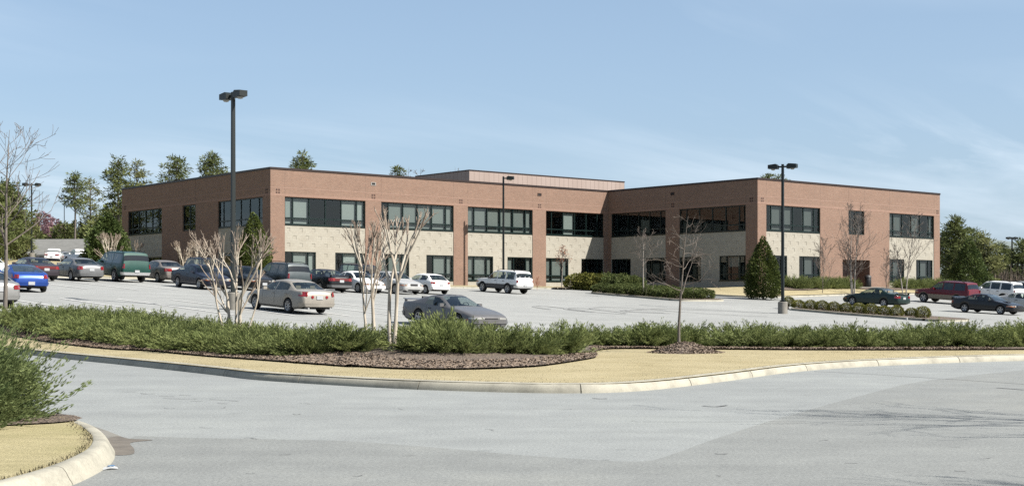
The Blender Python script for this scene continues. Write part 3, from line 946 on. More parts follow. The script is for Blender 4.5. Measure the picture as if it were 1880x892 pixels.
def add_window(face_map, s0, s1, z0, z1, divs, rail, pat):
    """divs: relative pane widths; rail: height of the transom above the sill; pat: b blind, d dark, h half blind"""
    D = 0.10
    ft = 0.085
    mb = MB()
    def bar(a, b, c, d, d0=D, d1=D + 0.13):
        P = [face_map(a, d0, c), face_map(b, d0, c), face_map(b, d0, d), face_map(a, d0, d), face_map(a, d1, c), face_map(b, d1, c), face_map(b, d1, d), face_map(a, d1, d)]
        mb.add(P, [(0, 1, 2, 3), (7, 6, 5, 4), (0, 4, 5, 1), (1, 5, 6, 2), (2, 6, 7, 3), (3, 7, 4, 0)])
    s0 += 0.004; s1 -= 0.004; z0 += 0.004; z1 -= 0.004
    bar(s0, s0 + ft, z0, z1); bar(s1 - ft, s1, z0, z1)
    bar(s0 + ft, s1 - ft, z0, z0 + ft); bar(s0 + ft, s1 - ft, z1 - ft, z1)
    tot = sum(divs); W = s1 - s0 - 2 * ft
    edges = [s0 + ft]
    for d in divs: edges.append(edges[-1] + W * d / tot)
    for e in edges[1:-1]:
        bar(e - 0.045, e + 0.045, z0 + ft, z1 - ft, D + 0.002, D + 0.128)
    zr = z0 + rail
    if rail:
        for a, b in zip(edges, edges[1:]):
            bar(a + 0.044, b - 0.044, zr - 0.05, zr + 0.05, D + 0.004, D + 0.126)
    win = mb.build('window', M_frame, office)
    zlist = [(z0 + ft, zr - 0.05), (zr + 0.05, z1 - ft)] if rail else [(z0 + ft, z1 - ft)]
    rr = random.Random(int(s0 * 100) + int(z0 * 10))
    for i, (a, b) in enumerate(zip(edges, edges[1:])):
        aa, bb = a + (0 if i == 0 else 0.044), b - (0 if i == len(divs) - 1 else 0.044)
        for c, d in zlist:
            p = MB()
            P = [face_map(aa, D + 0.05, c), face_map(bb, D + 0.05, c), face_map(bb, D + 0.05, d), face_map(aa, D + 0.05, d), face_map(aa, D + 0.07, c), face_map(bb, D + 0.07, c), face_map(bb, D + 0.07, d), face_map(aa, D + 0.07, d)]
            p.add(P[:4], [(0, 1, 2, 3)])
            p.build('pane', M_glass, win)
        if pat[i] in 'bhBk':
            lo = z0 + ft if pat[i] in 'bBk' else z0 + (z1 - z0) * 0.55
            p = MB()
            q = 0.02
            P = [face_map(aa - q, 0.30, lo), face_map(bb + q, 0.30, lo), face_map(bb + q, 0.30, z1 - 0.03), face_map(aa - q, 0.30, z1 - 0.03), face_map(aa - q, 0.325, lo), face_map(bb + q, 0.325, lo), face_map(bb + q, 0.325, z1 - 0.03), face_map(aa - q, 0.325, z1 - 0.03)]
            p.add(P, [(0, 1, 2, 3), (7, 6, 5, 4), (0, 4, 5, 1), (1, 5, 6, 2), (2, 6, 7, 3), (3, 7, 4, 0)])
            p.build('blind', {'B': M_blind_w, 'k': M_blind_d}.get(pat[i], M_blind), win)
U6 = (0.5, 1.07, 1.08, 1.08, 1.07, 0.5)
LR = 0.52
L3 = (0.55, 1.15, 0.5)
# main front: wall plane v = 0
f_main = lambda s, d, z: (s, d, z)
main_w = [(1.29, 8.89, WBm, WT, U6, LR, 'BBddBB'), (10.46, 18.04, WBm, WT, U6, LR, 'dbbbbb'), (19.60, 27.09, WBm, WT, U6, LR, 'bbbbbb'), (28.70, 36.02, WBm, WT, U6, LR, 'ddBddd'),
          (1.31, 4.17, LBm, LT, L3, LR, 'dBB'), (5.99, 8.86, LBm, LT, L3, LR, 'dBb'), (10.48, 13.34, LBm, LT, L3, LR, 'bbb'), (15.14, 18.02, LBm, LT, L3, LR, 'dbb'),
          (19.62, 22.49, LBm, LT, L3, LR, 'bbb'), (24.14, 27.07, LBm, LT, L3, LR, 'bdb'), (28.72, 31.52, LBm, LT, L3, LR, 'bbb'), (33.16, 36.0, LBm, LT, L3, LR, 'ddd')]
face(f_main, U_IN, [(1.29, 8.89), (10.46, 18.04), (19.60, 27.09), (28.70, 36.02)], main_w, [])
# wing side: wall plane u = U_IN, s runs from v = 0 towards the camera
f_side = lambda s, d, z: (U_IN + d, -s, z)
side_w = [(0.42, 7.54, WBm, WT, U6, LR, 'dddddd'), (9.22, 16.97, WBm, WT, U6, LR, 'dddddd'),
          (0.44, 3.0, LBm, LT, L3, LR, 'ddd'), (5.0, 7.52, LBm, LT, L3, LR, 'ddd'), (9.24, 11.8, LBm, LT, L3, LR, 'ddd'), (13.95, 16.95, LBm, LT, L3, LR, 'dhd')]
face(f_side, -V_WING, [(0.42, 7.54), (9.22, 16.97)], side_w, [])
# wing front: plane v = V_WING
f_wing = lambda s, d, z: (U_IN + s, V_WING + d, z)
wing_w = [(1.14, 8.58, WBm, WT, U6, LR, 'dkkdkd'), (12.72, 15.12, WBm, WT, (1, 1), LR, 'dd'), (19.04, 26.43, WBm, WT, U6, LR, 'kkdkdk'),
          (1.16, 4.0, LBm, LT, L3, LR, 'ddk'), (5.66, 8.56, LBm, LT, L3, LR, 'dkd'), (19.06, 21.5, LBm, LT, L3, LR, 'kkd'), (23.46, 26.25, LBm, LT, L3, LR, 'dkd')]
face(f_wing, 3 * BAY, [(1.14, 8.58), (19.04, 26.43)], wing_w, [(11.84, 15.96, 2.56, 5.06)])
# left end: plane u = 0, s runs from the back corner towards the front corner
f_left = lambda s, d, z: (d, V_BACK - s, z)
VB = V_BACK
left_w = [(VB - 26.08, VB - 19.05, WBm, WT, U6, LR, 'dddddd'), (VB - 15.03, VB - 12.59, WBm, WT, (1, 1), LR, 'dd'), (VB - 8.61, VB - 1.23, WBm, WT, U6, LR, 'dddddd'),
          (VB - 26.06, VB - 23.9, LBm, LT, L3, LR, 'ddd'), (VB - 21.85, VB - 19.07, LBm, LT, L3, LR, 'ddd'), (VB - 8.59, VB - 5.8, LBm, LT, L3, LR, 'ddd'), (VB - 4.1, VB - 1.25, LBm, LT, L3, LR, 'ddd')]
face(f_left, V_BACK, [(VB - 26.08, VB - 19.05), (VB - 8.61, VB - 1.23)], left_w, [(VB - 15.9, VB - 11.7, 2.56, 5.06)])
# back and far end, plain
face(lambda s, d, z: (U_END - d, V_WING + s, z), V_BACK - V_WING, [], [], [])
face(lambda s, d, z: (U_END - s, V_BACK - d, z), U_END, [], [], [])
bo = brick.build('brick_wall', M_brick, office)
so = stone.build('block_wall', M_stone, office)
for fm, ws in ((f_main, main_w), (f_side, side_w), (f_wing, wing_w), (f_left, left_w)):
    for wd in ws: add_window(fm, *wd)
# soldier course lines just above the window heads
sc = MB()
EPS = 0.006
for z0, z1 in ((9.60, 9.78), (10.20, 10.27)):
    sc.bx(-EPS, U_IN - 0.01, -EPS, 0.03, z0, z1); sc.bx(U_IN - EPS, U_IN + 0.03, V_WING - EPS, -0.02, z0, z1)
    sc.bx(U_IN + 0.03, U_END, V_WING - EPS, V_WING + 0.03, z0, z1); sc.bx(-EPS, 0.03, 0.031, V_BACK, z0, z1)
sc.build('brick_course', M_course, office)
# movement joints rising from the window jambs
for fm, ws in ((f_main, main_w), (f_wing, wing_w), (f_left, left_w), (f_side, side_w)):
    for s0, s1, z0, z1, *_ in ws:
        if z1 < 9: continue
        for s in (s0, s1):
            o = MB()
            P = [fm(s - .009, -.0035, 9.79), fm(s + .009, -.0035, 9.79), fm(s + .009, -.0035, ZT - .01), fm(s - .009, -.0035, ZT - .01), fm(s - .009, .01, 9.79), fm(s + .009, .01, 9.79), fm(s + .009, .01, ZT - .01), fm(s - .009, .01, ZT - .01)]
            o.add(P, [(0, 1, 2, 3), (0, 4, 5, 1), (1, 5, 6, 2), (2, 6, 7, 3), (3, 7, 4, 0)])
            o.build('movement_joint', M_joint, office)
# sills below the upper windows
sl = MB()
for fm, ws in ((f_main, main_w), (f_side, side_w), (f_wing, wing_w), (f_left, left_w)):
    for s0, s1, z0, z1, *_ in ws:
        P = [fm(s0 + .003, -0.0, z0 - 0.06), fm(s1 - .003, -0.0, z0 - 0.06), fm(s1 - .003, -0.0, z0 + .002), fm(s0 + .003, -0.0, z0 + .002), fm(s0 + .003, 0.1, z0 - 0.06), fm(s1 - .003, 0.1, z0 - 0.06), fm(s1 - .003, 0.1, z0 + .002), fm(s0 + .003, 0.1, z0 + .002)]
        o = MB(); o.add(P, [(0, 1, 2, 3), (7, 6, 5, 4), (0, 4, 5, 1), (1, 5, 6, 2), (2, 6, 7, 3), (3, 7, 4, 0)])
        o.build('window_sill', M_frame, office)
# pairs of dark vent bricks on the piers and roof scuppers
vent_me = None
def vent(fm, s, z):
    for a in (-0.17, 0.05):
        for c in (-0.17, 0.05):
            o = MB()
            P = [fm(s + a, -0.012, z + c), fm(s + a + 0.14, -0.012, z + c), fm(s + a + 0.14, -0.012, z + c + 0.14), fm(s + a, -0.012, z + c + 0.14), fm(s + a, 0.02, z + c), fm(s + a + 0.14, 0.02, z + c), fm(s + a + 0.14, 0.02, z + c + 0.14), fm(s + a, 0.02, z + c + 0.14)]
            o.add(P, [(0, 1, 2, 3), (0, 4, 5, 1), (1, 5, 6, 2), (2, 6, 7, 3), (3, 7, 4, 0)])
            o.build('vent_brick', M_vent, office)
def scupper(fm, s, z):
    o = MB()
    for a, b, c, d in ((s - .24, s + .24, z - .13, z - .09), (s - .24, s + .24, z + .09, z + .13), (s - .24, s - .18, z - .09, z + .09), (s + .18, s + .24, z - .09, z + .09)):
        P = [fm(a, -0.03, c), fm(b, -0.03, c), fm(b, -0.03, d), fm(a, -0.03, d), fm(a, 0.02, c), fm(b, 0.02, c), fm(b, 0.02, d), fm(a, 0.02, d)]
        o.add(P, [(0, 1, 2, 3), (0, 4, 5, 1), (1, 5, 6, 2), (2, 6, 7, 3), (3, 7, 4, 0)])
    sc_ = o.build('scupper', M_whiteish if fm is f_main and s < 12 else M_vent, office)
    o = MB(); o.quad(fm(s - .18, -0.008, z - .09), fm(s + .18, -0.008, z - .09), fm(s + .18, -0.008, z + .09), fm(s - .18, -0.008, z + .09))
    o.build('opening', M_hole, sc_)
for s in (0.65, 9.67, 18.82, 27.9): vent(f_main, s, 9.95)
for s in (8.4, 17.6): vent(f_side, s, 9.95)
for s in (0.6, 27.0): vent(f_wing, s, 9.95)
for s in (VB - 0.6, VB - 26.7): vent(f_left, s, 9.95)
for s in (9.67, 27.9): scupper(f_main, s, 11.0)
scupper(f_side, 8.4, 11.0)
# roof deck, coping, floors and core
rf = MB(); rf.bx(0.3, U_END - 0.3, 0.3, V_BACK - 0.3, 11.0, 11.15); rf.bx(U_IN + 0.3, U_END - 0.3, V_WING + 0.3, 0.299, 11.0, 11.15)
rf.build('roof', M_roof, office)
it = MB()
it.bx(0.35, U_END - .35, 0.35, V_BACK - .35, 5.9, 6.7); it.bx(U_IN + .35, U_END - .35, V_WING + .35, .349, 5.9, 6.7)
it.bx(0.3, U_END - .3, 0.3, V_BACK - .3, 2.2, 2.5); it.bx(U_IN + .3, U_END - .3, V_WING + .3, .299, 2.2, 2.5)
it.bx(4.5, U_IN + 5, 4.5, V_BACK - 4, 2.5, 11.0); it.bx(U_IN + 5, U_END - 5, V_WING + 5, V_BACK - 4, 2.51, 10.99)
it.build('interior_floors', M_inter, office)
cp = MB()
def cop(x0, x1, y0, y1): cp.bx(x0, x1, y0, y1, ZT - 0.002, ZT + 0.16)
o_, i_ = 0.045, 0.34
cop(-o_, U_IN - o_, -o_, i_); cop(-o_, i_, i_, V_BACK - i_); cop(-o_, U_END + o_, V_BACK - i_, V_BACK + o_)
cop(U_END - i_, U_END + o_, V_WING + i_, V_BACK - i_); cop(U_IN - o_, U_END + o_, V_WING - o_, V_WING + i_); cop(U_IN - o_, U_IN + i_, V_WING + i_, i_)
cp.build('coping', M_coping, office)
# rear of the parapet
pr = MB()
pr.bx(0.28, U_IN, 0.28, 0.31, 11.1, ZT - 0.01); pr.bx(0.28, 0.31, 0.311, V_BACK - .31, 11.1, ZT - 0.01); pr.bx(U_END - .31, U_END - .28, V_WING + .31, V_BACK - .31, 11.1, ZT - .01)
pr.bx(U_IN + .28, U_END - .28, V_WING + .28, V_WING + .309, 11.1, ZT - .01); pr.bx(0.28, U_END - .28, V_BACK - .309, V_BACK - .28, 11.1, ZT - .01)
pr.build('parapet_back', M_roof, office)
# roof plant enclosure of ribbed metal panels
PX0, PX1, PY0, PY1, PZ0, PZ1 = 29.2, 50.6, 12.0, 21.0, 11.16, 14.22
pe = MB()
pe.bx(PX0, PX1, PY0, PY1, PZ0, PZ1 - 0.1)
ph = pe.build('roof_enclosure', M_pent, office)
pc = MB(); pc.bx(PX0 - .05, PX1 + .05, PY0 - .05, PY1 + .05, PZ1 - 0.098, PZ1); pc.build('enclosure_cap', M_coping, ph)
rib = MB(); rib.bx(-0.02, 0.02, -0.014, 0.01, PZ0, PZ1 - 0.1); ribm = rib.mesh('panel_rib', M_pent)
n = int((PX1 - PX0) / 0.62)
for i in range(n + 1):
    r_ = link('panel_rib', ribm, ph); r_.location = (PX0 + (PX1 - PX0) * i / n, PY0, 0)
n = int((PY1 - PY0) / 0.62)
for i in range(n + 1):
    r_ = link('panel_rib', ribm, ph); r_.location = (PX0, PY0 + (PY1 - PY0) * i / n, 0); r_.rotation_euler = (0, 0, -math.pi / 2)
vp = MB(); vp.tube([(27.2, 13.5, 11.1), (27.2, 13.5, 12.9)], 0.05, 8); vp.build('vent_pipe', M_whiteish, office)
# entry doors in the two recesses
for fm, s in ((f_wing, 13.9), (f_left, VB - 13.8)):
    d = MB()
    P0 = lambda a, b, c, dd_: [fm(a, 1.29, c), fm(b, 1.29, c), fm(b, 1.29, dd_), fm(a, 1.29, dd_), fm(a, 1.37, c), fm(b, 1.37, c), fm(b, 1.37, dd_), fm(a, 1.37, dd_)]
    d.add(P0(s - .5, s + .5, 2.56, 4.75), [(0, 1, 2, 3), (0, 4, 5, 1), (1, 5, 6, 2), (2, 6, 7, 3), (3, 7, 4, 0)])
    dr = d.build('entry_door', M_door, office)
    h = MB(); h.tube([fm(s + .36, 1.24, 3.45), fm(s + .36, 1.24, 3.85)], 0.025, 6); h.build('handle', M_whiteish, dr)
# concrete walk in front of the recess on the wing
wk = [uv2w(47.4, -18.35), uv2w(53.6, -18.35), uv2w(53.9, -19.9), uv2w(47.0, -19.9)]
structure(sheet('entry_walk', wk, M_conc, lambda x, y: lawnz(x, y), 0.06, 1.0), 'pale concrete landing before the recessed side entrance')
# ------------------------------------------------------------------ cars
def paint(name, col, metal=0.35, rough=0.32, coat=0.35):
    m, nt, b, out = newmat('paint_' + name)
    col = tuple(x * 0.46 for x in col)
    b.inputs['Base Color'].default_value = rgba(col)
    b.inputs['Metallic'].default_value = metal
    b.inputs['Roughness'].default_value = rough
    b.inputs['Coat Weight'].default_value = coat
    b.inputs['Coat Roughness'].default_value = 0.14
    b.inputs['Specular IOR Level'].default_value = 0.35
    t = noise_node(nt, 2.5, 4, 0.6)
    L(nt, ramp(nt, t.outputs['Fac'], [(0.3, tuple(x * 0.90 for x in col)), (0.7, tuple(min(1, x * 1.06) for x in col))]), b.inputs['Base Color'])
    rr = N(nt, 'ShaderNodeMapRange', ins={'To Min': rough + 0.04, 'To Max': rough + 0.2}); L(nt, t.outputs['Fac'], rr.inputs['Value']); L(nt, rr.outputs[0], b.inputs['Roughness'])
    return m
M_tyre = simple('tyre_rubber', (0.018, 0.018, 0.018), 0.85)
M_rim = simple('alloy_rim', (0.50, 0.50, 0.50), 0.4, 0.55, var=0.1, k=.6)
M_hub = simple('wheel_dark', (0.03, 0.03, 0.03), 0.6, 0.4)
M_tail = simple('red_lamp', (0.17, 0.008, 0.011), 0.18, 0.0, 0.8, k=1)
M_bar = simple('smoked_red_lamp', (0.085, 0.008, 0.010), 0.2, 0.0, 0.6, k=1)
M_head = simple('clear_lamp', (0.62, 0.62, 0.58), 0.12, 0.15, 0.9)
M_amber = simple('amber_lamp', (0.60, 0.20, 0.05), 0.2, 0, 0.6)
M_plate = simple('licence_plate', (0.66, 0.68, 0.70), 0.5, var=0.12, vscale=18)
M_chrome = simple('bright_metal', (0.55, 0.55, 0.55), 0.3, 0.7, k=.9)
M_trim = simple('dark_trim', (0.03, 0.03, 0.032), 0.6)
M_seat_grey = simple('grey_seat', (0.10, 0.10, 0.105), 0.9)
M_seat_tan = simple('tan_seat', (0.40, 0.32, 0.22), 0.85)
M_under = simple('underbody', (0.02, 0.02, 0.02), 0.9)

# wheels of unit radius, axis along y, outer face at +y
def tyre_mesh():
    mb = MB(); mb.lathe([(0.62, -0.30), (0.86, -0.33), (0.97, -0.27), (1.0, -0.15), (1.0, 0.15), (0.97, 0.27), (0.86, 0.33), (0.68, 0.31), (0.64, 0.22), (0.62, -0.30)], 22, 'Y')
    return mb.mesh('tyre', M_tyre, 40)
def rim_mesh(kind):
    mb = MB()
    n = {'five': 5, 'seven': 7, 'multi': 10, 'steel': 6}[kind]
    mb.lathe([(0.0, 0.02), (0.63, 0.02)], 22, 'Y', mi=1)
    mb.lathe([(0.56, 0.18), (0.60, 0.27), (0.66, 0.30), (0.69, 0.27)], 22, 'Y')
    mb.lathe([(0.0, 0.27), (0.10, 0.26), (0.17, 0.20), (0.17, 0.05)], 12, 'Y')
    wd = {'five': 0.115, 'seven': 0.07, 'multi': 0.055, 'steel': 0.16}[kind]
    for k in range(n):
        a = 2 * math.pi * k / n
        c, s = math.cos(a), math.sin(a)
        P = []
        for r, w_, y in ((0.12, wd * 0.9, 0.20), (0.60, wd * 1.25, 0.25)):
            for q in (-1, 1):
                P.append((r * c - q * w_ * s, y, r * s + q * w_ * c))
                P.append((r * c - q * w_ * s, y - 0.12, r * s + q * w_ * c))
        mb.add(P, [(0, 2, 6, 4), (1, 5, 7, 3), (0, 4, 5, 1), (2, 3, 7, 6)])
    return mb.mesh('rim', [M_rim, M_hub], 35)
TYRE = tyre_mesh()
RIM = {k: rim_mesh(k) for k in ('five', 'seven', 'multi', 'steel')}

SPECS = {
 'sedan': dict(L=4.78, W=1.80, H=1.42, gc=0.20, r=0.315, xf=0.92, xr=3.66, cowl=1.38, rf=2.12, rr=3.42, dk=4.10,
   prof=[(0, .56), (.05, .65), (.22, .735), (.6, .82), (1.0, .885), (1.38, .945), (1.75, 1.20), (2.12, 1.375), (2.6, 1.42), (3.1, 1.405), (3.42, 1.35), (3.78, 1.17), (4.10, 1.035), (4.5, 1.01), (4.68, .975), (4.74, .89), (4.78, .72)],
   belt=[(0, .50), (.2, .64), (.6, .76), (1.38, .885), (2.2, .92), (3.4, .965), (4.1, .965), (4.6, .94), (4.78, .66)], sw=(1.66, 3.60), pill=[(2.52, 2.60)]),
 'coupe': dict(L=4.80, W=1.80, H=1.38, gc=0.19, r=0.315, xf=0.94, xr=3.66, cowl=1.42, rf=2.22, rr=3.20, dk=4.02,
   prof=[(0, .52), (.05, .61), (.22, .70), (.6, .79), (1.0, .86), (1.42, .92), (1.8, 1.16), (2.22, 1.335), (2.7, 1.38), (3.2, 1.325), (3.6, 1.17), (4.02, 1.01), (4.45, .985), (4.68, .95), (4.76, .86), (4.8, .70)],
   belt=[(0, .47), (.2, .61), (.6, .73), (1.42, .86), (2.2, .895), (3.4, .93), (4.1, .94), (4.6, .92), (4.8, .64)], sw=(1.70, 3.42), pill=[(2.84, 2.92)]),
 'sports': dict(L=4.92, W=1.88, H=1.30, gc=0.17, r=0.325, xf=0.98, xr=3.60, cowl=1.62, rf=2.52, rr=3.12, dk=4.30,
   prof=[(0, .46), (.05, .58), (.2, .665), (.7, .775), (1.2, .845), (1.62, .885), (2.05, 1.09), (2.52, 1.275), (2.8, 1.30), (3.12, 1.27), (3.6, 1.15), (4.1, .99), (4.30, .945), (4.65, .93), (4.82, .89), (4.88, .78), (4.92, .62)],
   belt=[(0, .42), (.2, .58), (.7, .70), (1.62, .82), (2.4, .845), (3.3, .885), (4.3, .90), (4.75, .86), (4.92, .58)], sw=(1.92, 3.20), pill=[]),
 'roadster': dict(L=4.31, W=1.82, H=1.32, gc=0.16, r=0.33, xf=0.82, xr=3.47, cowl=1.30, rf=2.05, rr=2.55, dk=3.85,
   prof=[(0, .48), (.06, .58), (.25, .68), (.7, .80), (1.30, .90), (1.7, 1.14), (2.05, 1.285), (2.3, 1.32), (2.55, 1.31), (3.0, 1.22), (3.5, 1.08), (3.85, .98), (4.12, .93), (4.24, .84), (4.31, .66)],
   belt=[(0, .42), (.25, .60), (.7, .74), (1.3, .85), (2.2, .89), (3.0, .93), (3.8, .93), (4.1, .88), (4.31, .60)], sw=(1.58, 2.95), pill=[]),
 'hatch': dict(L=4.08, W=1.70, H=1.35, gc=0.18, r=0.29, xf=0.80, xr=3.38, cowl=1.20, rf=1.90, rr=3.30, dk=3.92,
   prof=[(0, .52), (.05, .62), (.25, .71), (.7, .80), (1.2, .895), (1.55, 1.13), (1.9, 1.30), (2.3, 1.35), (2.9, 1.345), (3.3, 1.30), (3.62, 1.12), (3.92, .91), (4.0, .86), (4.05, .78), (4.08, .62)],
   belt=[(0, .47), (.25, .62), (.7, .74), (1.2, .835), (2, .87), (3.3, .90), (3.9, .84), (4.08, .58)], sw=(1.48, 3.42), pill=[(2.50, 2.58)]),
 'suv': dict(L=4.72, W=1.82, H=1.74, gc=0.30, r=0.365, xf=0.86, xr=3.70, cowl=1.32, rf=1.98, rr=4.44, dk=4.66,
   prof=[(0, .74), (.04, .88), (.15, .98), (.5, 1.035), (1.32, 1.10), (1.65, 1.40), (1.98, 1.655), (2.4, 1.725), (3.4, 1.74), (4.2, 1.725), (4.44, 1.685), (4.56, 1.38), (4.66, 1.07), (4.69, .98), (4.72, .72)],
   belt=[(0, .68), (.15, .88), (.5, .96), (1.32, 1.025), (2.2, 1.05), (4.2, 1.06), (4.6, 1.05), (4.69, .94), (4.72, .68)], sw=(1.60, 4.34), pill=[(2.44, 2.53), (3.34, 3.46)]),
 'bigsuv': dict(L=5.18, W=1.96, H=1.92, gc=0.34, r=0.39, xf=0.92, xr=3.96, cowl=1.40, rf=2.05, rr=4.92, dk=5.12,
   prof=[(0, .82), (.04, .98), (.15, 1.08), (.5, 1.14), (1.40, 1.20), (1.72, 1.54), (2.05, 1.82), (2.4, 1.90), (3.4, 1.92), (4.6, 1.90), (4.92, 1.86), (5.03, 1.52), (5.12, 1.18), (5.15, 1.08), (5.18, .80)],
   belt=[(0, .76), (.15, .98), (.5, 1.06), (1.4, 1.13), (2.2, 1.155), (4.6, 1.165), (5.05, 1.15), (5.14, 1.04), (5.18, .76)], sw=(1.70, 4.80), pill=[(2.54, 2.63), (3.52, 3.64)]),
 'minivan': dict(L=4.80, W=1.92, H=1.74, gc=0.22, r=0.325, xf=0.92, xr=3.86, cowl=1.05, rf=2.05, rr=4.40, dk=4.72,
   prof=[(0, .60), (.05, .72), (.25, .84), (.6, .95), (1.05, 1.06), (1.55, 1.42), (2.05, 1.67), (2.6, 1.73), (3.5, 1.74), (4.2, 1.71), (4.40, 1.67), (4.58, 1.36), (4.72, 1.05), (4.77, .95), (4.8, .70)],
   belt=[(0, .55), (.25, .75), (.6, .85), (1.05, .95), (2.2, 1.0), (4.2, 1.02), (4.65, 1.02), (4.77, .90), (4.8, .66)], sw=(1.45, 4.30), pill=[(2.44, 2.52), (3.34, 3.44)]),
 'pickup': dict(L=5.20, W=1.90, H=1.75, gc=0.32, r=0.37, xf=0.92, xr=4.00, cowl=1.45, rf=2.10, rr=2.95, dk=3.10,
   prof=[(0, .76), (.04, .90), (.15, 1.0), (.5, 1.06), (1.45, 1.13), (1.8, 1.46), (2.1, 1.68), (2.4, 1.75), (2.8, 1.74), (2.95, 1.70), (3.03, 1.42), (3.10, 1.14), (3.3, 1.12), (5.1, 1.11), (5.16, 1.06), (5.20, .78)],
   belt=[(0, .70), (.15, .9), (.5, .98), (1.45, 1.05), (2.2, 1.07), (3.1, 1.08), (5.1, 1.07), (5.16, 1.0), (5.20, .74)], sw=(1.72, 2.90), pill=[]),
}
class CarForm:
    def __init__(s, sp):
        s.sp = sp
        s.Rw = sp['r'] + 0.055
        s.tap = [(0, .78), (.05, .86), (.16, .925), (.4, .975), (.9, 1.0), (sp['L'] - .8, 1.0), (sp['L'] - .35, .975), (sp['L'] - .14, .935), (sp['L'] - .04, .88), (sp['L'], .82)]
        boxy = sp['H'] > 1.6
        if boxy:
            s.tap = [(0, .84), (.05, .90), (.16, .95), (.4, .985), (.9, 1.0), (sp['L'] - .6, 1.0), (sp['L'] - .2, .985), (sp['L'] - .06, .955), (sp['L'], .92)]
        s.tumble = 0.17 if boxy else 0.27
        gb = interp(sp['belt'], (sp['rf'] + sp['rr']) / 2)
        s.ghmax = sp['H'] - gb
    def section(s, x):
        sp = s.sp
        w = sp['W'] / 2 * interp(s.tap, x)
        zt = interp(sp['prof'], x)
        zb = min(interp(sp['belt'], x), zt - 0.02)
        gh = zt - zb
        zl = sp['gc'] + 0.16 * (max(0, 1 - x / 0.5) ** 2) * (1 if sp['H'] > 1.6 else .35) + 0.18 * (max(0, 1 - (sp['L'] - x) / 0.7) ** 2)
        za = 0
        for xc in (sp['xf'], sp['xr']):
            dx = abs(x - xc)
            if dx < s.Rw:
                za = max(za, sp['r'] + math.sqrt(s.Rw ** 2 - dx * dx))
        zl2 = max(zl, za)
        zm = max(sp['gc'] + 0.52 * (interp(sp['belt'], x) - sp['gc']), zl2 + 0.035)
        zm = min(zm, zb - 0.035)
        g = max(0.0, min(1.0, gh / s.ghmax))
        wr = w * (0.95 - s.tumble * g)
        drop = min(0.06, 0.30 * gh)
        p4 = (w * .975, zb - 0.015)
        p5 = (w * .955, zb + min(.025, .25 * gh))
        p7 = (wr, zt - drop)
        t6 = 0.88
        p6 = (p5[0] + (p7[0] - p5[0]) * t6, p5[1] + (p7[1] - p5[1]) * t6)
        crown = 0.012 if g > .3 else 0.02
        zs2 = min(zl2 + .09, zm - 0.02)
        rk = w * (.985 if not za else .99)
        return [(0, zl2), (w * (.90 if not za else .985), zl2 + 0.001), (rk, zs2 if not za else zl2 + 0.012), (w, zm), p4, p5, p6, p7, (wr * .88, zt - drop * .35), (wr * .48, zt), (0, zt + crown * .3)]
    def halfw(s, x, z):
        P = s.section(x)
        pts = P[1:8]
        for (y0, z0), (y1, z1) in zip(pts, pts[1:]):
            if z0 <= z <= z1 and z1 > z0:
                return y0 + (y1 - y0) * (z - z0) / (z1 - z0)
        return pts[0][0] if z < pts[0][1] else pts[-1][0]

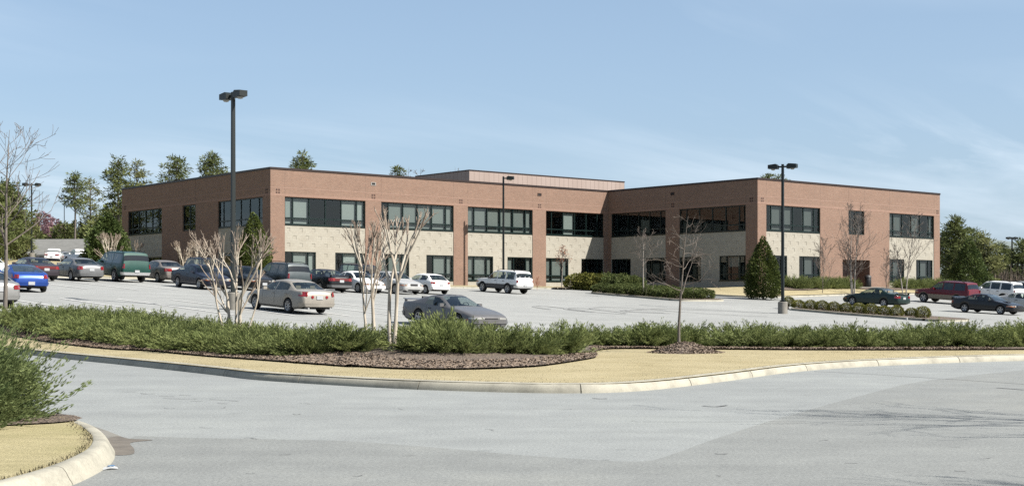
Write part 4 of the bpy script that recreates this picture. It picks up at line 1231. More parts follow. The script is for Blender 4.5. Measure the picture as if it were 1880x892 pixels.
def make_car(name, label, cat, kind, body_mat, pos, heading, rim='five', trim=None, seat=None, group=None, glass=None, tails=None, heads=None, feats=(), bumper=None, sgn=1, scale=(1, 1, 1), plate=True, front_plate=False):
    sp = SPECS[kind]
    F = CarForm(sp)
    seat = seat or M_seat_grey
    glass = glass or M_carglass
    Ln, W, H = sp['L'], sp['W'], sp['H']
    boxy = H > 1.6
    xs = set()
    x = 0.0
    while x < Ln:
        xs.add(round(x, 3)); x += 0.19
    for a in (.02, .05, .1, .16, .28, Ln - .02, Ln - .05, Ln - .1, Ln - .18, Ln - .28, Ln): xs.add(round(a, 3))
    keys = [sp['cowl'], sp['rf'], sp['rr'], sp['dk'], sp['cowl'] + .05, sp['rf'] - .05, sp['rr'] + .05, sp['dk'] - .05, sp['sw'][0], sp['sw'][1]]
    for a, b in sp['pill']: keys += [a, b]
    for xc in (sp['xf'], sp['xr']):
        for q in (-1, -.97, -.88, -.72, -.5, -.25, 0, .25, .5, .72, .88, .97, 1): keys.append(xc + q * F.Rw)
    keys = sorted(round(k, 3) for k in keys)
    fixed = sorted(set(keys))
    allx = sorted(set(fixed) | {a for a in xs if min(abs(a - k) for k in fixed) > 0.04} | {0.0, round(Ln, 3)})
    secs = [F.section(a) for a in allx]
    n = len(secs[0])
    root = empty(name, (pos[0], pos[1], 0), heading)
    tag(root, label, cat, group)
    def V3(i, j, side):
        y, z = secs[i][j]
        return (Ln / 2 - allx[i], side * y, z)
    body = MB(); tr = MB()
    sides, wind, rear = {}, MB(), MB()
    pan = MB()
    pbnd = [sp['sw'][0]] + [q for ab in sp['pill'] for q in ab] + [sp['sw'][1]]
    for i in range(len(allx) - 1):
        xm = (allx[i] + allx[i + 1]) / 2
        for sd in (1, -1):
            for j in range(n - 1):
                P = [V3(i, j, sd), V3(i + 1, j, sd), V3(i + 1, j + 1, sd), V3(i, j + 1, sd)]
                if sd < 0: P = P[::-1]
                if j == 5 and sp['sw'][0] < xm < sp['sw'][1] and not any(a < xm < b for a, b in sp['pill']):
                    k = sum(1 for q in pbnd if q < xm)
                    sides.setdefault((sd, k), MB()).quad(*P); continue
                if j >= 8 and sp['cowl'] + .05 < xm < sp['rf'] - .05:
                    wind.quad(*P); continue
                if j >= (7 if boxy else 8) and sp['rr'] + .05 < xm < sp['dk'] - .05:
                    rear.quad(*P); continue
                if j == 0: pan.quad(*P); continue
                if trim is not None and j in (1, 2): tr.quad(*P); continue
                body.quad(*P)
    for i in (0, len(allx) - 1):
        P = [V3(i, j, 1) for j in range(n)] + [V3(i, j, -1) for j in range(n - 2, 0, -1)]
        body.add(P, [tuple(range(len(P)))])
    bo = body.build('body', body_mat, root, 32)
    pan.build('underbody', M_under, root, 30)
    if trim is not None: tr.build('lower_cladding', trim, root, 32)
    wind.build('windscreen', M_carglass, root, 40)
    if kind != 'pickup' or True: rear.build('rear_window', glass if 'clear_rear' not in feats else M_carglass, root, 40)
    for (sd, k), m_ in sides.items():
        m_.build('side_window', glass if k > 1 else M_carglass, root, 40)
    # cabin
    cb = MB()
    fl = sp['gc'] + 0.08
    bz = interp(sp['belt'], sp['rf'])
    def seat_at(xc, yc_, wdt):
        cb.box((Ln / 2 - xc, yc_, fl + .20), (.50, wdt, .18))
        cb.box((Ln / 2 - xc - .26, yc_, fl + .50), (.14, wdt, .62), taper=.85)
        cb.box((Ln / 2 - xc - .30, yc_, fl + .88), (.09, min(.26, wdt), .16))
    for y in (-W * .2, W * .2): seat_at(sp['rf'] + .25, y, .46)
    if kind not in ('roadster', 'pickup'):
        cb.box((Ln / 2 - sp['rf'] - 1.15, 0, fl + .20), (.50, W * .70, .18)); cb.box((Ln / 2 - sp['rf'] - 1.42, 0, fl + .50), (.14, W * .70, .56))
        for y in (-W * .2, W * .2): cb.box((Ln / 2 - sp['rf'] - 1.46, y, fl + .84), (.09, .24, .14))
    cb.build('seats', seat, root)
    db = MB(); db.box((Ln / 2 - sp['cowl'] - .30, 0, bz - .10), (.46, W * .78, .16))
    db.lathe([(.17, -.015), (.19, 0), (.17, .015), (.155, 0), (.17, -.015)], 16, 'Z', (0, 0, 0))
    for q in range(len(db.v) - 16 * 5, len(db.v)):
        a, b, c = db.v[q]; db.v[q] = (Ln / 2 - sp['cowl'] - .62 + c * .8 + a * .35, W * .2 + b, bz + .02 + a * .9)
    db.build('dashboard', M_black, root)
    # wheels
    for xc in (sp['xf'], sp['xr']):
        for sd in (1, -1):
            wo_ = link('wheel', TYRE, root)
            wo_.location = (Ln / 2 - xc, sd * (W / 2 - .105), sp['r'])
            wo_.scale = (sp['r'], sp['r'], sp['r'])
            wo_.rotation_euler = (0, 0.35 * sd, 0 if sd > 0 else math.pi)
            link('rim', RIM[rim], wo_)
    # strips that wrap round an end
    def wrap(nm, end, y0, x1, za, zb_, mat, proud=.012, sides_=(1, -1), par=None):
        ex = [0.0, .02, .05, .1, .16, .28, .45, .7]
        for sd in sides_:
            mb = MB()
            rows = []
            for z in (za, zb_):
                q = []
                xe = 0.0 if end == 'f' else Ln
                w0 = F.halfw(xe, z)
                q.append((xe, min(y0, w0 - .03))); q.append((xe, w0))
                for d in ex[1:]:
                    if d < x1:
                        xx = d if end == 'f' else Ln - d
                        q.append((xx, F.halfw(xx, z)))
                xx = x1 if end == 'f' else Ln - x1
                q.append((xx, F.halfw(xx, z)))
                rows.append(q)
            m_ = min(len(rows[0]), len(rows[1]))
            def off(q, i, d):
                a = Vector(q[max(0, i - 1)]); b = Vector(q[min(len(q) - 1, i + 1)])
                t = (b - a)
                if t.length < 1e-6: return q[i]
                t.normalize()
                nn = Vector((-t.y, t.x)) if end == 'f' else Vector((t.y, -t.x))
                if nn.y < -0.2: nn = -nn
                if abs(nn.y) < .2 and ((end == 'f' and nn.x > 0) or (end == 'r' and nn.x < 0)): nn = -nn
                return (q[i][0] + nn.x * d, q[i][1] + nn.y * d)
            O = [[off(q, i, proud) for i in range(m_)] for q in rows]
            I = [[off(q, i, -.02) for i in range(m_)] for q in rows]
            def T(p, z): return (Ln / 2 - p[0], sd * p[1], z)
            for i in range(m_ - 1):
                mb.quad(T(O[0][i], za), T(O[0][i + 1], za), T(O[1][i + 1], zb_), T(O[1][i], zb_))
                mb.quad(T(O[1][i], zb_), T(O[1][i + 1], zb_), T(I[1][i + 1], zb_), T(I[1][i], zb_))
                mb.quad(T(O[0][i + 1], za), T(O[0][i], za), T(I[0][i], za), T(I[0][i + 1], za))
            for i in (0, m_ - 1):
                mb.quad(T(O[0][i], za), T(O[1][i], zb_), T(I[1][i], zb_), T(I[0][i], za))
            mb.build(nm, mat, par or root, 35)
    zend = interp(sp['prof'], Ln - .05)
    zfr = interp(sp['prof'], .05)
    if tails is None: tails = (W * .24, .22, zend - .22, zend - .06)
    if boxy and tails[3] < 0: tails = (W * .38, .10, 0.72, 1.02)
    wrap('tail_lamp', 'r', tails[0], tails[1], tails[2], tails[3], M_tail)
    if heads is None: heads = (W * .20, .30, zfr - .15, zfr - .02)
    wrap('headlamp', 'f', heads[0], heads[1], heads[2], heads[3], M_head)
    wrap('indicator', 'f', W * .40, heads[1] + .10, heads[2] - .0, heads[2] + .07, M_amber, .016)
    bm_ = bumper or (trim if trim is not None else body_mat)
    bz0, bz1 = (.46, .64) if boxy else (.34, .50)
    wrap('bumper', 'r', 0.0, .30, bz0, bz1, bm_, .035)
    wrap('bumper', 'f', 0.0, .30, bz0, bz1, bm_, .035)
    # grille, plates
    g_ = MB(); g_.box((Ln / 2 + .004, 0, (heads[2] + heads[3]) / 2), (.03, W * .32, (heads[3] - heads[2]) * .9)); g_.build('grille', M_trim, root)
    g_ = MB(); g_.box((Ln / 2 + .01, 0, sp['gc'] + .12 + (.12 if boxy else 0)), (.03, W * .5, .09)); g_.build('air_intake', M_black, root)
    pz = zend - .17 if not boxy else sp['gc'] + .36
    if 'plate_low' in feats: pz = .46
    if plate:
        p_ = MB(); p_.box((-Ln / 2 - (.055 if (boxy or 'plate_low' in feats) else .012), 0, pz), (.02, .31, .16)); p_.build('licence_plate', M_plate, root)
    if front_plate:
        p_ = MB(); p_.box((Ln / 2 + .045, 0, .43), (.02, .31, .15)); p_.build('licence_plate', M_plate, root)
    # mirrors, handles, seams
    xm = sp['sw'][0] + .12
    for sd in (1, -1):
        m_ = MB()
        zc = interp(sp['belt'], xm) + .09
        yy = F.halfw(xm, zc)
        m_.box((Ln / 2 - xm, sd * (yy + .11), zc), (.13, .20, .13), taper=.85)
        m_.box((Ln / 2 - xm, sd * (yy + .02), zc - .04), (.06, .08, .04))
        m_.build('wing_mirror', body_mat if 'black_mirror' not in feats else M_black, root, 50)
        hz = interp(sp['belt'], sp['rf'] + .4) - .12
        hx = [sp['pill'][0][0] - .12] if sp['pill'] else [sp['sw'][1] - .35]
        if kind in ('sedan', 'suv', 'bigsuv'): hx.append((sp['pill'][1][0] if len(sp['pill']) > 1 else sp['sw'][1] + .02) - .15)
        for q in hx:
            m_ = MB(); m_.box((Ln / 2 - q, sd * (F.halfw(q, hz) + .008), hz), (.18, .028, .035)); m_.build('door_handle', body_mat if 'body_handle' in feats else M_trim, root)
        seams = [sp['cowl'] + .18] + [a + .03 for a, b in sp['pill'][:2]] + ([] if kind in ('suv', 'bigsuv', 'minivan') else [sp['sw'][1] - .12])
        m_ = MB()
        for q in seams:
            if abs(q - sp['xr']) < F.Rw * .9 or abs(q - sp['xf']) < F.Rw: continue
            zz0 = sp['gc'] + .14; zz1 = interp(sp['belt'], q) - .02
            pts = []
            for t in range(6):
                z = zz0 + (zz1 - zz0) * t / 5
                pts.append((Ln / 2 - q, sd * (F.halfw(q, z) + .0005), z))
            for a, b in zip(pts, pts[1:]):
                m_.quad((a[0] - .007, a[1] + sd * .002, a[2]), (a[0] + .007, a[1] + sd * .002, a[2]), (b[0] + .007, b[1] + sd * .002, b[2]), (b[0] - .007, b[1] + sd * .002, b[2]))
        if m_.f: m_.build('door_gap', M_black, root)
    if boxy or 'rails' in feats:
        for sd in (1, -1):
            m_ = MB()
            pts = []
            for t in range(7):
                q = sp['rf'] + .25 + (sp['rr'] - sp['rf'] - .45) * t / 6
                if kind == 'pickup': break
                pts.append((Ln / 2 - q, sd * (F.section(q)[7][0] - .06), interp(sp['prof'], q) + (.055 if 0 < t < 6 else -.01)))
            if pts:
                m_.tube(pts, .02, 6); m_.build('roof_rail', M_trim, root, 50)
    if 'spoiler' in feats:
        m_ = MB()
        zc = interp(sp['prof'], Ln - .18)
        wd = W * .84
        q = Ln - .16
        P = []
        for x_, z_ in ((q - .12, zc + .085), (q + .16, zc + .125), (q + .16, zc + .10), (q - .12, zc + .06)):
            for y in (-wd / 2, wd / 2): P.append((Ln / 2 - x_, y, z_))
        m_.add(P, [(0, 1, 3, 2), (2, 3, 5, 4), (4, 5, 7, 6), (6, 7, 1, 0), (0, 2, 4, 6), (1, 7, 5, 3)])
        for y in (-wd / 2 + .04, wd / 2 - .04): m_.box((Ln / 2 - q, y, zc + .03), (.14, .05, .13))
        m_.build('rear_spoiler', body_mat, root)
    if 'hood_scoop' in feats:
        m_ = MB(); m_.box((Ln / 2 - 1.0, 0, interp(sp['prof'], 1.0) + .02), (.5, .45, .06), taper=.8); m_.build('hood_scoop', body_mat, root, 30)
    if 'lamp_bar' in feats:
        m_ = MB(); m_.box((-Ln / 2 - .006, 0, (tails[2] + tails[3]) / 2), (.02, tails[0] * 2 - .02, tails[3] - tails[2] - .02)); m_.build('lamp_bar', M_bar, root)
    if 'round_lamps' in feats:
        for y in (-.36, .36):
            m_ = MB(); m_.lathe([(0, -.01), (.065, -.006), (.07, .02)], 14, 'Z')
            m_.v = [(-Ln / 2 + .0 - .014 + c, y + a, zend - .15 + b) for a, b, c in m_.v]
            m_.build('round_lamp', M_tail, root)
    if 'exhausts' in feats:
        for y in (-.55, .55):
            m_ = MB(); m_.tube([(-Ln / 2 + .25, y, .27), (-Ln / 2 - .03, y, .265)], .045, 10); m_.build('exhaust_tip', M_chrome, root)
    if 'stickers' in feats:
        for y in (-.45, -.05, .5):
            m_ = MB(); q = 4.60; zc = interp(sp['prof'], q)
            m_.lathe([(0, 0), (.07, 0), (.07, .012)], 10, 'Z')
            m_.v = [(Ln / 2 - q - .008 + c - b * .33, y + a, zc + .02 + b) for a, b, c in m_.v]
            m_.build('window_sticker', M_plate, root)
    if 'roof_dark' in feats:
        m_ = MB(); a0, a1 = sp['rf'] + .05, sp['rr'] - .02
        for sd in (-1, 1):
            pts = [(a0 + (a1 - a0) * t / 4) for t in range(5)]
            for p, q in zip(pts, pts[1:]):
                A, B_ = F.section(p), F.section(q)
                P_ = [(Ln / 2 - p, sd * .05, A[9][1] + .008), (Ln / 2 - q, sd * .05, B_[9][1] + .008), (Ln / 2 - q, sd * B_[8][0], B_[8][1] + .008), (Ln / 2 - p, sd * A[8][0], A[8][1] + .008)]
                m_.quad(*P_)
        m_.build('roof_panel', M_black, root)
    # rest on the slope
    x, y = pos
    e_ = 1.3
    c_, s_ = math.cos(heading), math.sin(heading)
    zf_, zr_ = gz(x + c_ * e_, y + s_ * e_), gz(x - c_ * e_, y - s_ * e_)
    zl_, zr2 = gz(x - s_ * .75, y + c_ * .75), gz(x + s_ * .75, y - c_ * .75)
    fw = Vector((c_ * 2 * e_, s_ * 2 * e_, zf_ - zr_)).normalized()
    lf = Vector((-s_ * 1.5, c_ * 1.5, zl_ - zr2)).normalized()
    up = fw.cross(lf).normalized(); lf = up.cross(fw)
    M = Matrix((fw, lf, up)).transposed()
    root.rotation_euler = M.to_euler()
    root.location = (x, y, (zf_ + zr_ + zl_ + zr2) / 4 + 0.008)
    root.scale = scale
    return root
HV = TH + math.pi / 2            # nose towards the building
HN = TH - math.pi / 2            # nose towards the road
G_ROW = 'cars parked in the rows before the building'
C_gold = paint('champagne', (0.47, 0.43, 0.37), .30, .34)
C_silver = paint('silver', (0.72, 0.72, 0.70), .35, .34)
C_dsilver = paint('dull_silver', (0.36, 0.36, 0.35), .35, .36)
C_pewter = paint('pewter', (0.21, 0.205, 0.205), .35, .32)
C_blue = paint('electric_blue', (0.018, 0.085, 0.42), .35, .28)
C_plum = paint('dark_plum', (0.052, 0.040, 0.052), .3, .3)
C_grey = paint('mid_grey', (0.22, 0.225, 0.23), .3, .34)
C_green = paint('forest_green', (0.005, 0.070, 0.052), .2, .34)
C_navy = paint('navy', (0.012, 0.015, 0.036), .3, .28)
C_black = paint('black', (0.010, 0.010, 0.012), .2, .25)
C_teal = paint('slate_teal', (0.065, 0.085, 0.092), .3, .32)
C_white = paint('white', (1.25, 1.25, 1.22), 0.0, .30)
C_dgreen = paint('bottle_green', (0.008, 0.035, 0.028), .3, .28)
C_red = paint('wine_red', (0.19, 0.012, 0.024), .25, .30)
C_tan = paint('tan_cladding', (0.36, 0.30, 0.23), .2, .45, .2)
C_dgrey = paint('grey_cladding', (0.10, 0.10, 0.105), .1, .5, .1)
C_taupe = paint('taupe', (0.30, 0.265, 0.235), .3, .34)
def world_at(px, d):
    return ((px - CX) / FP * d, d)
make_car('parked_sedan', 'champagne gold sedan standing alone on the open car park behind the crape myrtles', 'car', 'sedan', C_gold, world_at(531, 60.3), HV + .02, 'seven', None, M_seat_tan, G_ROW, feats=('round_lamps', 'exhausts', 'clear_rear', 'body_handle'), tails=(.62, .34, .78, .98))
make_car('sports_coupe', 'pewter grey low sports coupe with dark roof half hidden behind the juniper hedge', 'car', 'sports', C_pewter, world_at(832, 54.5), HN - .02, 'five', None, None, G_ROW, feats=('spoiler', 'roof_dark', 'clear_rear', 'plate_low'), tails=(.35, .12, .62, .80))
make_car('sports_coupe', 'bright blue rounded sports coupe seen from behind', 'car', 'roadster', C_blue, world_at(36, 69), HV - .10, 'five', None, None, G_ROW, feats=('plate_low',), tails=(.60, .42, .70, .88))
make_car('parked_sedan', 'silver sedan behind the tall bare tree, only its tail in view', 'car', 'sedan', C_dsilver, (-21.2, 54.2), HV, 'multi', None, None, G_ROW, tails=(.56, .20, .74, .90), bumper=C_dsilver)
make_car('parked_coupe', 'dark plum coupe with a full width red tail lamp in the upper row', 'car', 'coupe', C_plum, (-29.6, 84.2), HV, 'multi', None, None, G_ROW, feats=('lamp_bar',), tails=(.55, .10, .72, .90))
make_car('parked_sedan', 'medium grey sedan parked beside the green utility vehicle', 'car', 'sedan', C_grey, (-27.5, 86.2), HV, 'steel', None, None, G_ROW, tails=(.58, .22, .74, .94))
make_car('utility_vehicle', 'large forest green utility vehicle with tinted glass and chrome bumper', 'suv', 'bigsuv', C_green, (-25.3, 88.0), HV, 'five', None, None, G_ROW, glass=M_darkglass, tails=(.86, .10, .88, 1.16), bumper=M_chrome)
make_car('parked_sedan', 'taupe sedan with glossy tail lamps just past the green utility vehicle', 'car', 'sedan', C_taupe, (-23.1, 89.9), HV, 'multi', None, None, G_ROW, tails=(.42, .22, .76, .93))
make_car('parked_minivan', 'dark blue vehicle behind the front row, only its roof and windows showing', 'minivan', 'minivan', C_navy, (-20.7, 93.6), HN, 'multi', None, None, G_ROW, scale=(.98, .98, .95))
make_car('parked_sedan', 'dark navy sedan facing out with clear headlamps, first of the front row', 'car', 'sedan', C_navy, (-18.7, 82.0), HN, 'five', None, None, G_ROW, heads=(.42, .42, .55, .69), feats=('clear_rear',))
make_car('parked_sedan', 'black sedan with white front plate facing out behind the crape myrtle trunks', 'car', 'sedan', C_black, (-16.4, 83.8), HN, 'multi', None, None, G_ROW, heads=(.50, .32, .56, .68), front_plate=True, feats=('clear_rear',))
make_car('utility_vehicle', 'slate grey teal utility vehicle with twin rear doors by the building corner', 'suv', 'suv', C_teal, (-14.55, 85.6), HV, 'five', None, None, G_ROW, glass=M_darkglass, tails=(.79, .10, .82, 1.12))
make_car('parked_sedan', 'black sedan with a rear spoiler and wide red lamps', 'car', 'sedan', C_black, (-12.2, 87.2), HV, 'five', None, None, G_ROW, feats=('spoiler', 'lamp_bar'), tails=(.50, .25, .74, .92), bumper=C_grey)
make_car('parked_coupe', 'small white two door coupe facing out from the row', 'car', 'coupe', C_white, (-10.1, 88.9), HN, 'steel', None, None, G_ROW, heads=(.45, .30, .56, .66), feats=('clear_rear', 'black_mirror'), scale=(.92, .95, .98))
make_car('parked_sedan', 'bright silver sedan facing out behind the paired crape myrtle stems', 'car', 'sedan', C_silver, (-7.9, 90.4), HN, 'multi', None, None, G_ROW, heads=(.50, .35, .56, .70), feats=('clear_rear',))
make_car('parked_hatchback', 'small white hatchback at the end of the row, seen from behind', 'car', 'hatch', C_white, (-6.0, 93.0), HV - .03, 'steel', None, None, G_ROW, feats=('clear_rear',), tails=(.50, .16, .72, .84), sgn=1)
make_car('parked_minivan', 'dark blue minivan behind the silver and white cars', 'minivan', 'minivan', C_navy, (-10.7, 98.6), HN, 'multi', None, None, G_ROW)
make_car('utility_vehicle', 'white utility vehicle with dark lower cladding driving across before the building', 'suv', 'suv', C_white, world_at(925, 104.5), HV + .05, 'five', C_dgrey, None, None, feats=('stickers', 'black_mirror'), tails=(.78, .10, .86, 1.06), bumper=M_chrome)
make_car('parked_coupe', 'bottle green coupe behind the round clipped bushes', 'car', 'coupe', C_dgreen, world_at(1608, 100.5), HV, 'five', None, M_seat_tan, None, feats=('clear_rear', 'spoiler'), tails=(.50, .28, .70, .86))
make_car('utility_vehicle', 'wine red utility vehicle with tan lower cladding', 'suv', 'suv', C_red, world_at(1738, 109), HV + .02, 'five', C_tan, None, None, glass=M_darkglass, tails=(.78, .10, .84, 1.12), scale=(1.03, 1.03, 1.03))
make_car('parked_coupe', 'glossy black coupe with bright alloy wheels beyond the end of the bush island', 'car', 'coupe', C_black, world_at(1813, 94), HN, 'five', None, None, None, heads=(.50, .40, .55, .66), feats=('spoiler', 'hood_scoop', 'plate_low'), scale=(.99, 1, .97))
make_car('utility_vehicle', 'white utility vehicle parked between the red one and the silver one', 'suv', 'suv', C_white, (40.6, 115.2), HV, 'five', None, None, None, glass=M_darkglass, tails=(.80, .10, .86, 1.08))
make_car('utility_vehicle', 'silver grey utility vehicle cut off by the picture edge', 'suv', 'suv', C_silver, (44.0, 118.2), HV, 'five', None, None, None, glass=M_darkglass, tails=(.80, .10, .80, 1.04))
make_car('parked_sedan', 'silver sedan facing out behind the glossy black coupe', 'car', 'coupe', C_silver, (38.0, 101.0), HN, 'multi', None, None, None, feats=('hood_scoop',))
make_car('parked_sedan', 'white sedan behind the bright blue coupe at the picture edge', 'car', 'sedan', C_white, (-31.3, 80.6), HV, 'multi', None, None, G_ROW, tails=(.60, .22, .74, .92))
G_FAR = 'vehicles by the low grey roofed building'
for i, (px, d, k, c, lb) in enumerate([(99, 176, 'pickup', C_white, 'white pickup truck by the low far building, backed to the shrubs'), (121, 178, 'sedan', C_silver, 'silver car between the two white vehicles by the low far building'), (146, 172, 'pickup', C_white, 'white pickup truck by the low far building, beside the dark evergreen'), (108, 186, 'minivan', C_navy, 'dark van showing behind the far silver car')]):
    make_car('parked_car' if k == 'sedan' else ('pickup_truck' if k == 'pickup' else 'parked_minivan'), lb, 'car' if k == 'sedan' else ('truck' if k == 'pickup' else 'minivan'), k, c, world_at(px, d), HV - .5 + .3 * i, 'steel', None, None, G_FAR)
# ------------------------------------------------------------------ vegetation builders
def rdir(rg):
    a = rg.uniform(0, 6.2832); z = rg.uniform(-1, 1); r = math.sqrt(1 - z * z)
    return Vector((r * math.cos(a), r * math.sin(a), z))
def leaf_quad(mb, p, d, nrm, ln, wd, mi=0):
    s = d.cross(nrm)
    if s.length < 1e-4: s = d.cross(Vector((0.3, 0.2, 1)))
    s.normalize(); s *= wd / 2
    m = p + d * ln * 0.45
    e = p + d * ln
    mb.add([p, m + s, e, m - s], [(0, 1, 2, 3)], mi)
def juniper(seed, rad, hgt, nb, nsub, nsp, nq, sl, sw, mat=None, lean=(0, 0), dead=None, fan=.20, f0=.18, jit=.46):
    """boughs of arching branches carrying feathery upswept sprays; gaps stay open between the boughs"""
    rg = random.Random(seed)
    mb = MB()
    dd_ = MB()
    for b in range(nb):
        a = 6.2832 * (b * 0.381966) + rg.uniform(-.35, .35)
        t = math.sqrt((b + 0.5) / nb)
        el = (1 - t) * 1.30 + 0.16 + rg.uniform(-.12, .25)
        bl = rg.uniform(.74, 1.14)
        isd = dead is not None and rg.random() < dead
        for s_ in range(nsub):
            az, ee = a + rg.gauss(0, fan * 1.2), max(.03, el + rg.gauss(0, fan))
            ln = (rad * math.cos(ee) + hgt * math.sin(ee)) * bl * rg.uniform(.72, 1.06)
            d = Vector((math.cos(az) * math.cos(ee), math.sin(az) * math.cos(ee), math.sin(ee)))
            pos = Vector((rg.uniform(-.16, .16) * rad, rg.uniform(-.16, .16) * rad, 0.02))
            for k in range(nsp):
                f = (k + 1) / nsp
                pos = pos + d * (ln / nsp)
                d = (d + Vector((lean[0], lean[1], 0)) * .05 + Vector((0, 0, .09 if f > .55 else -.04)) + rdir(rg) * .06).normalized()
                if pos.z < 0.03: pos.z = 0.03 + rg.random() * .05
                if f < f0: continue
                for q in range(nq):
                    di = (d * 1.3 + rdir(rg) * jit + Vector((0, 0, .12))).normalized()
                    leaf_quad(dd_ if isd and f > .5 and s_ < nsub * .5 else mb, pos + rdir(rg) * sl * .3, di, rdir(rg), sl * rg.uniform(.6, 1.25) * (1.15 - .4 * f), sw * rg.uniform(.7, 1.3))
    return (mb, dd_) if dead is not None else mb
def leafball(seed, prof, n, ls, lw, lump=.18, inner=.72):
    """leaf faces through the outer shell of a lumpy volume; prof gives radius fraction against height fraction"""
    rg = random.Random(seed)
    mb = MB()
    ph = [(rg.uniform(0, 6.28), rg.uniform(0, 6.28), rg.randint(2, 6), rg.uniform(2, 9)) for _ in range(6)]
    for _ in range(n):
        h = rg.random() ** .85
        a = rg.uniform(0, 6.2832)
        R0 = interp(prof, h)
        lm = 1 + lump * sum(math.sin(f * a + p + q * h * 1.0 + math.sin(3 * h * q * .3)) for p, _, f, q in ph) / 3.0
        r = R0 * lm * (inner + (1 - inner) * math.sqrt(rg.random()))
        yield_p = Vector((r * math.cos(a), r * math.sin(a), h))
        d = Vector((math.cos(a), math.sin(a), rg.uniform(.0, 1.0))) + rdir(rg) * .8
        mb.add([], [])
        leaf_quad(mb, yield_p, d.normalized(), rdir(rg), ls * rg.uniform(.6, 1.3), lw * rg.uniform(.7, 1.3))
    return mb
def vol(seed, H, prof, n, ls, lw, lump=.18, inner=.72, zb=0.0):
    """as leafball but in metres"""
    rg = random.Random(seed)
    mb = MB()
    ph = [(rg.uniform(0, 6.28), rg.randint(2, 7), rg.uniform(4, 16)) for _ in range(7)]
    wts = [interp(prof, (k + .5) / 40) for k in range(40)]
    tot = sum(wts)
    for _ in range(n):
        q = rg.random() * tot
        k = 0
        while k < 39 and q > wts[k]:
            q -= wts[k]; k += 1
        h = (k + rg.random()) / 40
        a = rg.uniform(0, 6.2832)
        lm = 1 + lump * sum(math.sin(f * a + p + qz * h) for p, f, qz in ph) / 2.4
        r = interp(prof, h) * lm * (inner + (1 - inner) * math.sqrt(rg.random()))
        p = Vector((r * math.cos(a), r * math.sin(a), zb + h * H + rg.uniform(-.02, .02) * H))
        d = (Vector((math.cos(a), math.sin(a), rg.uniform(-.1, .9))) + rdir(rg) * .85).normalized()
        leaf_quad(mb, p, d, rdir(rg), ls * rg.uniform(.6, 1.35), lw * rg.uniform(.7, 1.3))
    return mb
def limb(mb, rg, p, d, ln, r, depth, par, tips=None):
    """recursive bare branch"""
    n = par.get('seg', 5)
    pts, rad = [p.copy()], [r]
    q, dd = p.copy(), d.copy()
    for i in range(n):
        dd = (dd + rdir(rg) * par['wob'] + Vector((0, 0, par['up']))).normalized()
        q = q + dd * ln / n
        pts.append(q.copy()); rad.append(max(par['rmin'], r * (1 - (1 - par['tap']) * (i + 1) / n)))
    mb.tube(pts, rad, par.get('sides', 5) if depth > 0 else 3, caps=depth > 1)
    if tips is not None and depth == 0: tips.append((pts[-1], dd))
    if depth <= 0: return
    kids = par['kids'][depth] if isinstance(par['kids'], dict) else par['kids']
    for k in range(kids):
        f = rg.uniform(par['f0'], 1.0)
        i = min(n - 1, int(f * n)); fr = f * n - i
        o = pts[i].lerp(pts[i + 1], fr)
        base = (pts[i + 1] - pts[i]).normalized()
        side = rdir(rg); side = (side - base * side.dot(base)).normalized()
        ang = rg.uniform(*par['ang'])
        nd = (base * math.cos(ang) + side * math.sin(ang)).normalized()
        limb(mb, rg, o, nd, ln * rg.uniform(*par['len']), max(par['rmin'], rad[i] * par['rk']), depth - 1, par, tips)
def put_tree(name, label, cat, loc, parts, rz=0.0, group=None, scale=1.0, lean=(0, 0)):
    e = empty(name, loc, rz)
    e.scale = (scale, scale, scale)
    e.rotation_euler = (lean[0], lean[1], rz)
    tag(e, label, cat, group)
    for nm, me in parts: link(nm, me, e)
    return e

# ---------------- juniper hedge: single shrubs with shared meshes
JV = [juniper(10 + i, .72, .66, 15, 9, 11, 4, .140, .021, None, (random.Random(i).uniform(-1, 1), random.Random(i + 9).uniform(-1, 1))).mesh('juniper_sprays', M_juniper) for i in range(8)]
JSTEM = MB()
rg = random.Random(3)
for k in range(7):
    a = k * .9
    JSTEM.tube([(0, 0, -.05), (math.cos(a) * .16, math.sin(a) * .16, .14), (math.cos(a) * .42, math.sin(a) * .42, .30)], [.02, .014, .006], 5)
JSTEM = JSTEM.mesh('juniper_stem', M_brownwood)
hedge_px = [(-14, 606), (0, 607), (100, 625), (200, 635), (330, 648), (420, 654), (480, 657), (560, 657), (640, 652), (672, 647)]
hedge_px2 = [(748, 650), (800, 655), (860, 655), (960, 653), (1040, 654.5), (1068, 652)]
hedge_px3 = [(1040, 636), (1098, 637), (1200, 638.5), (1300, 638.5), (1500, 640), (1700, 640), (1880, 640), (1960, 640)]
rg = random.Random(77)
nsh = 0
G_HEDGE = 'low junipers of the hedge along the car park'
def shrub(x, y, s, hs, lab=None):
    global nsh
    e = empty('juniper_shrub', (x, y, islez(x, y) + .02), rg.uniform(0, 6.28))
    e.scale = (s, s, hs * rg.uniform(.85, 1.10))
    tag(e, lab or 'low spreading juniper shrub in the long hedge beside the car park', 'shrub', G_HEDGE)
    link('foliage', JV[rg.randrange(len(JV))], e)
    link('stem', JSTEM, e)
    nsh += 1
def hedge_row(px, back, step, hs0, hs1, s0=1.0, lab=None):
    path = resample(catmull([hit(a, b, islez)[:2] for a, b in px], 4), step)
    for i in range(len(path)):
        nn = offset_path(path, i)
        x, y = path[i][0] + nn.x * back + rg.uniform(-.12, .12), path[i][1] + nn.y * back + rg.uniform(-.15, .15)
        if y > yl(x) - .35: continue
        f = i / max(1, len(path) - 1)
        shrub(x, y, s0 * rg.uniform(.88, 1.14), (hs0 + (hs1 - hs0) * f) * rg.uniform(.86, 1.12), lab)
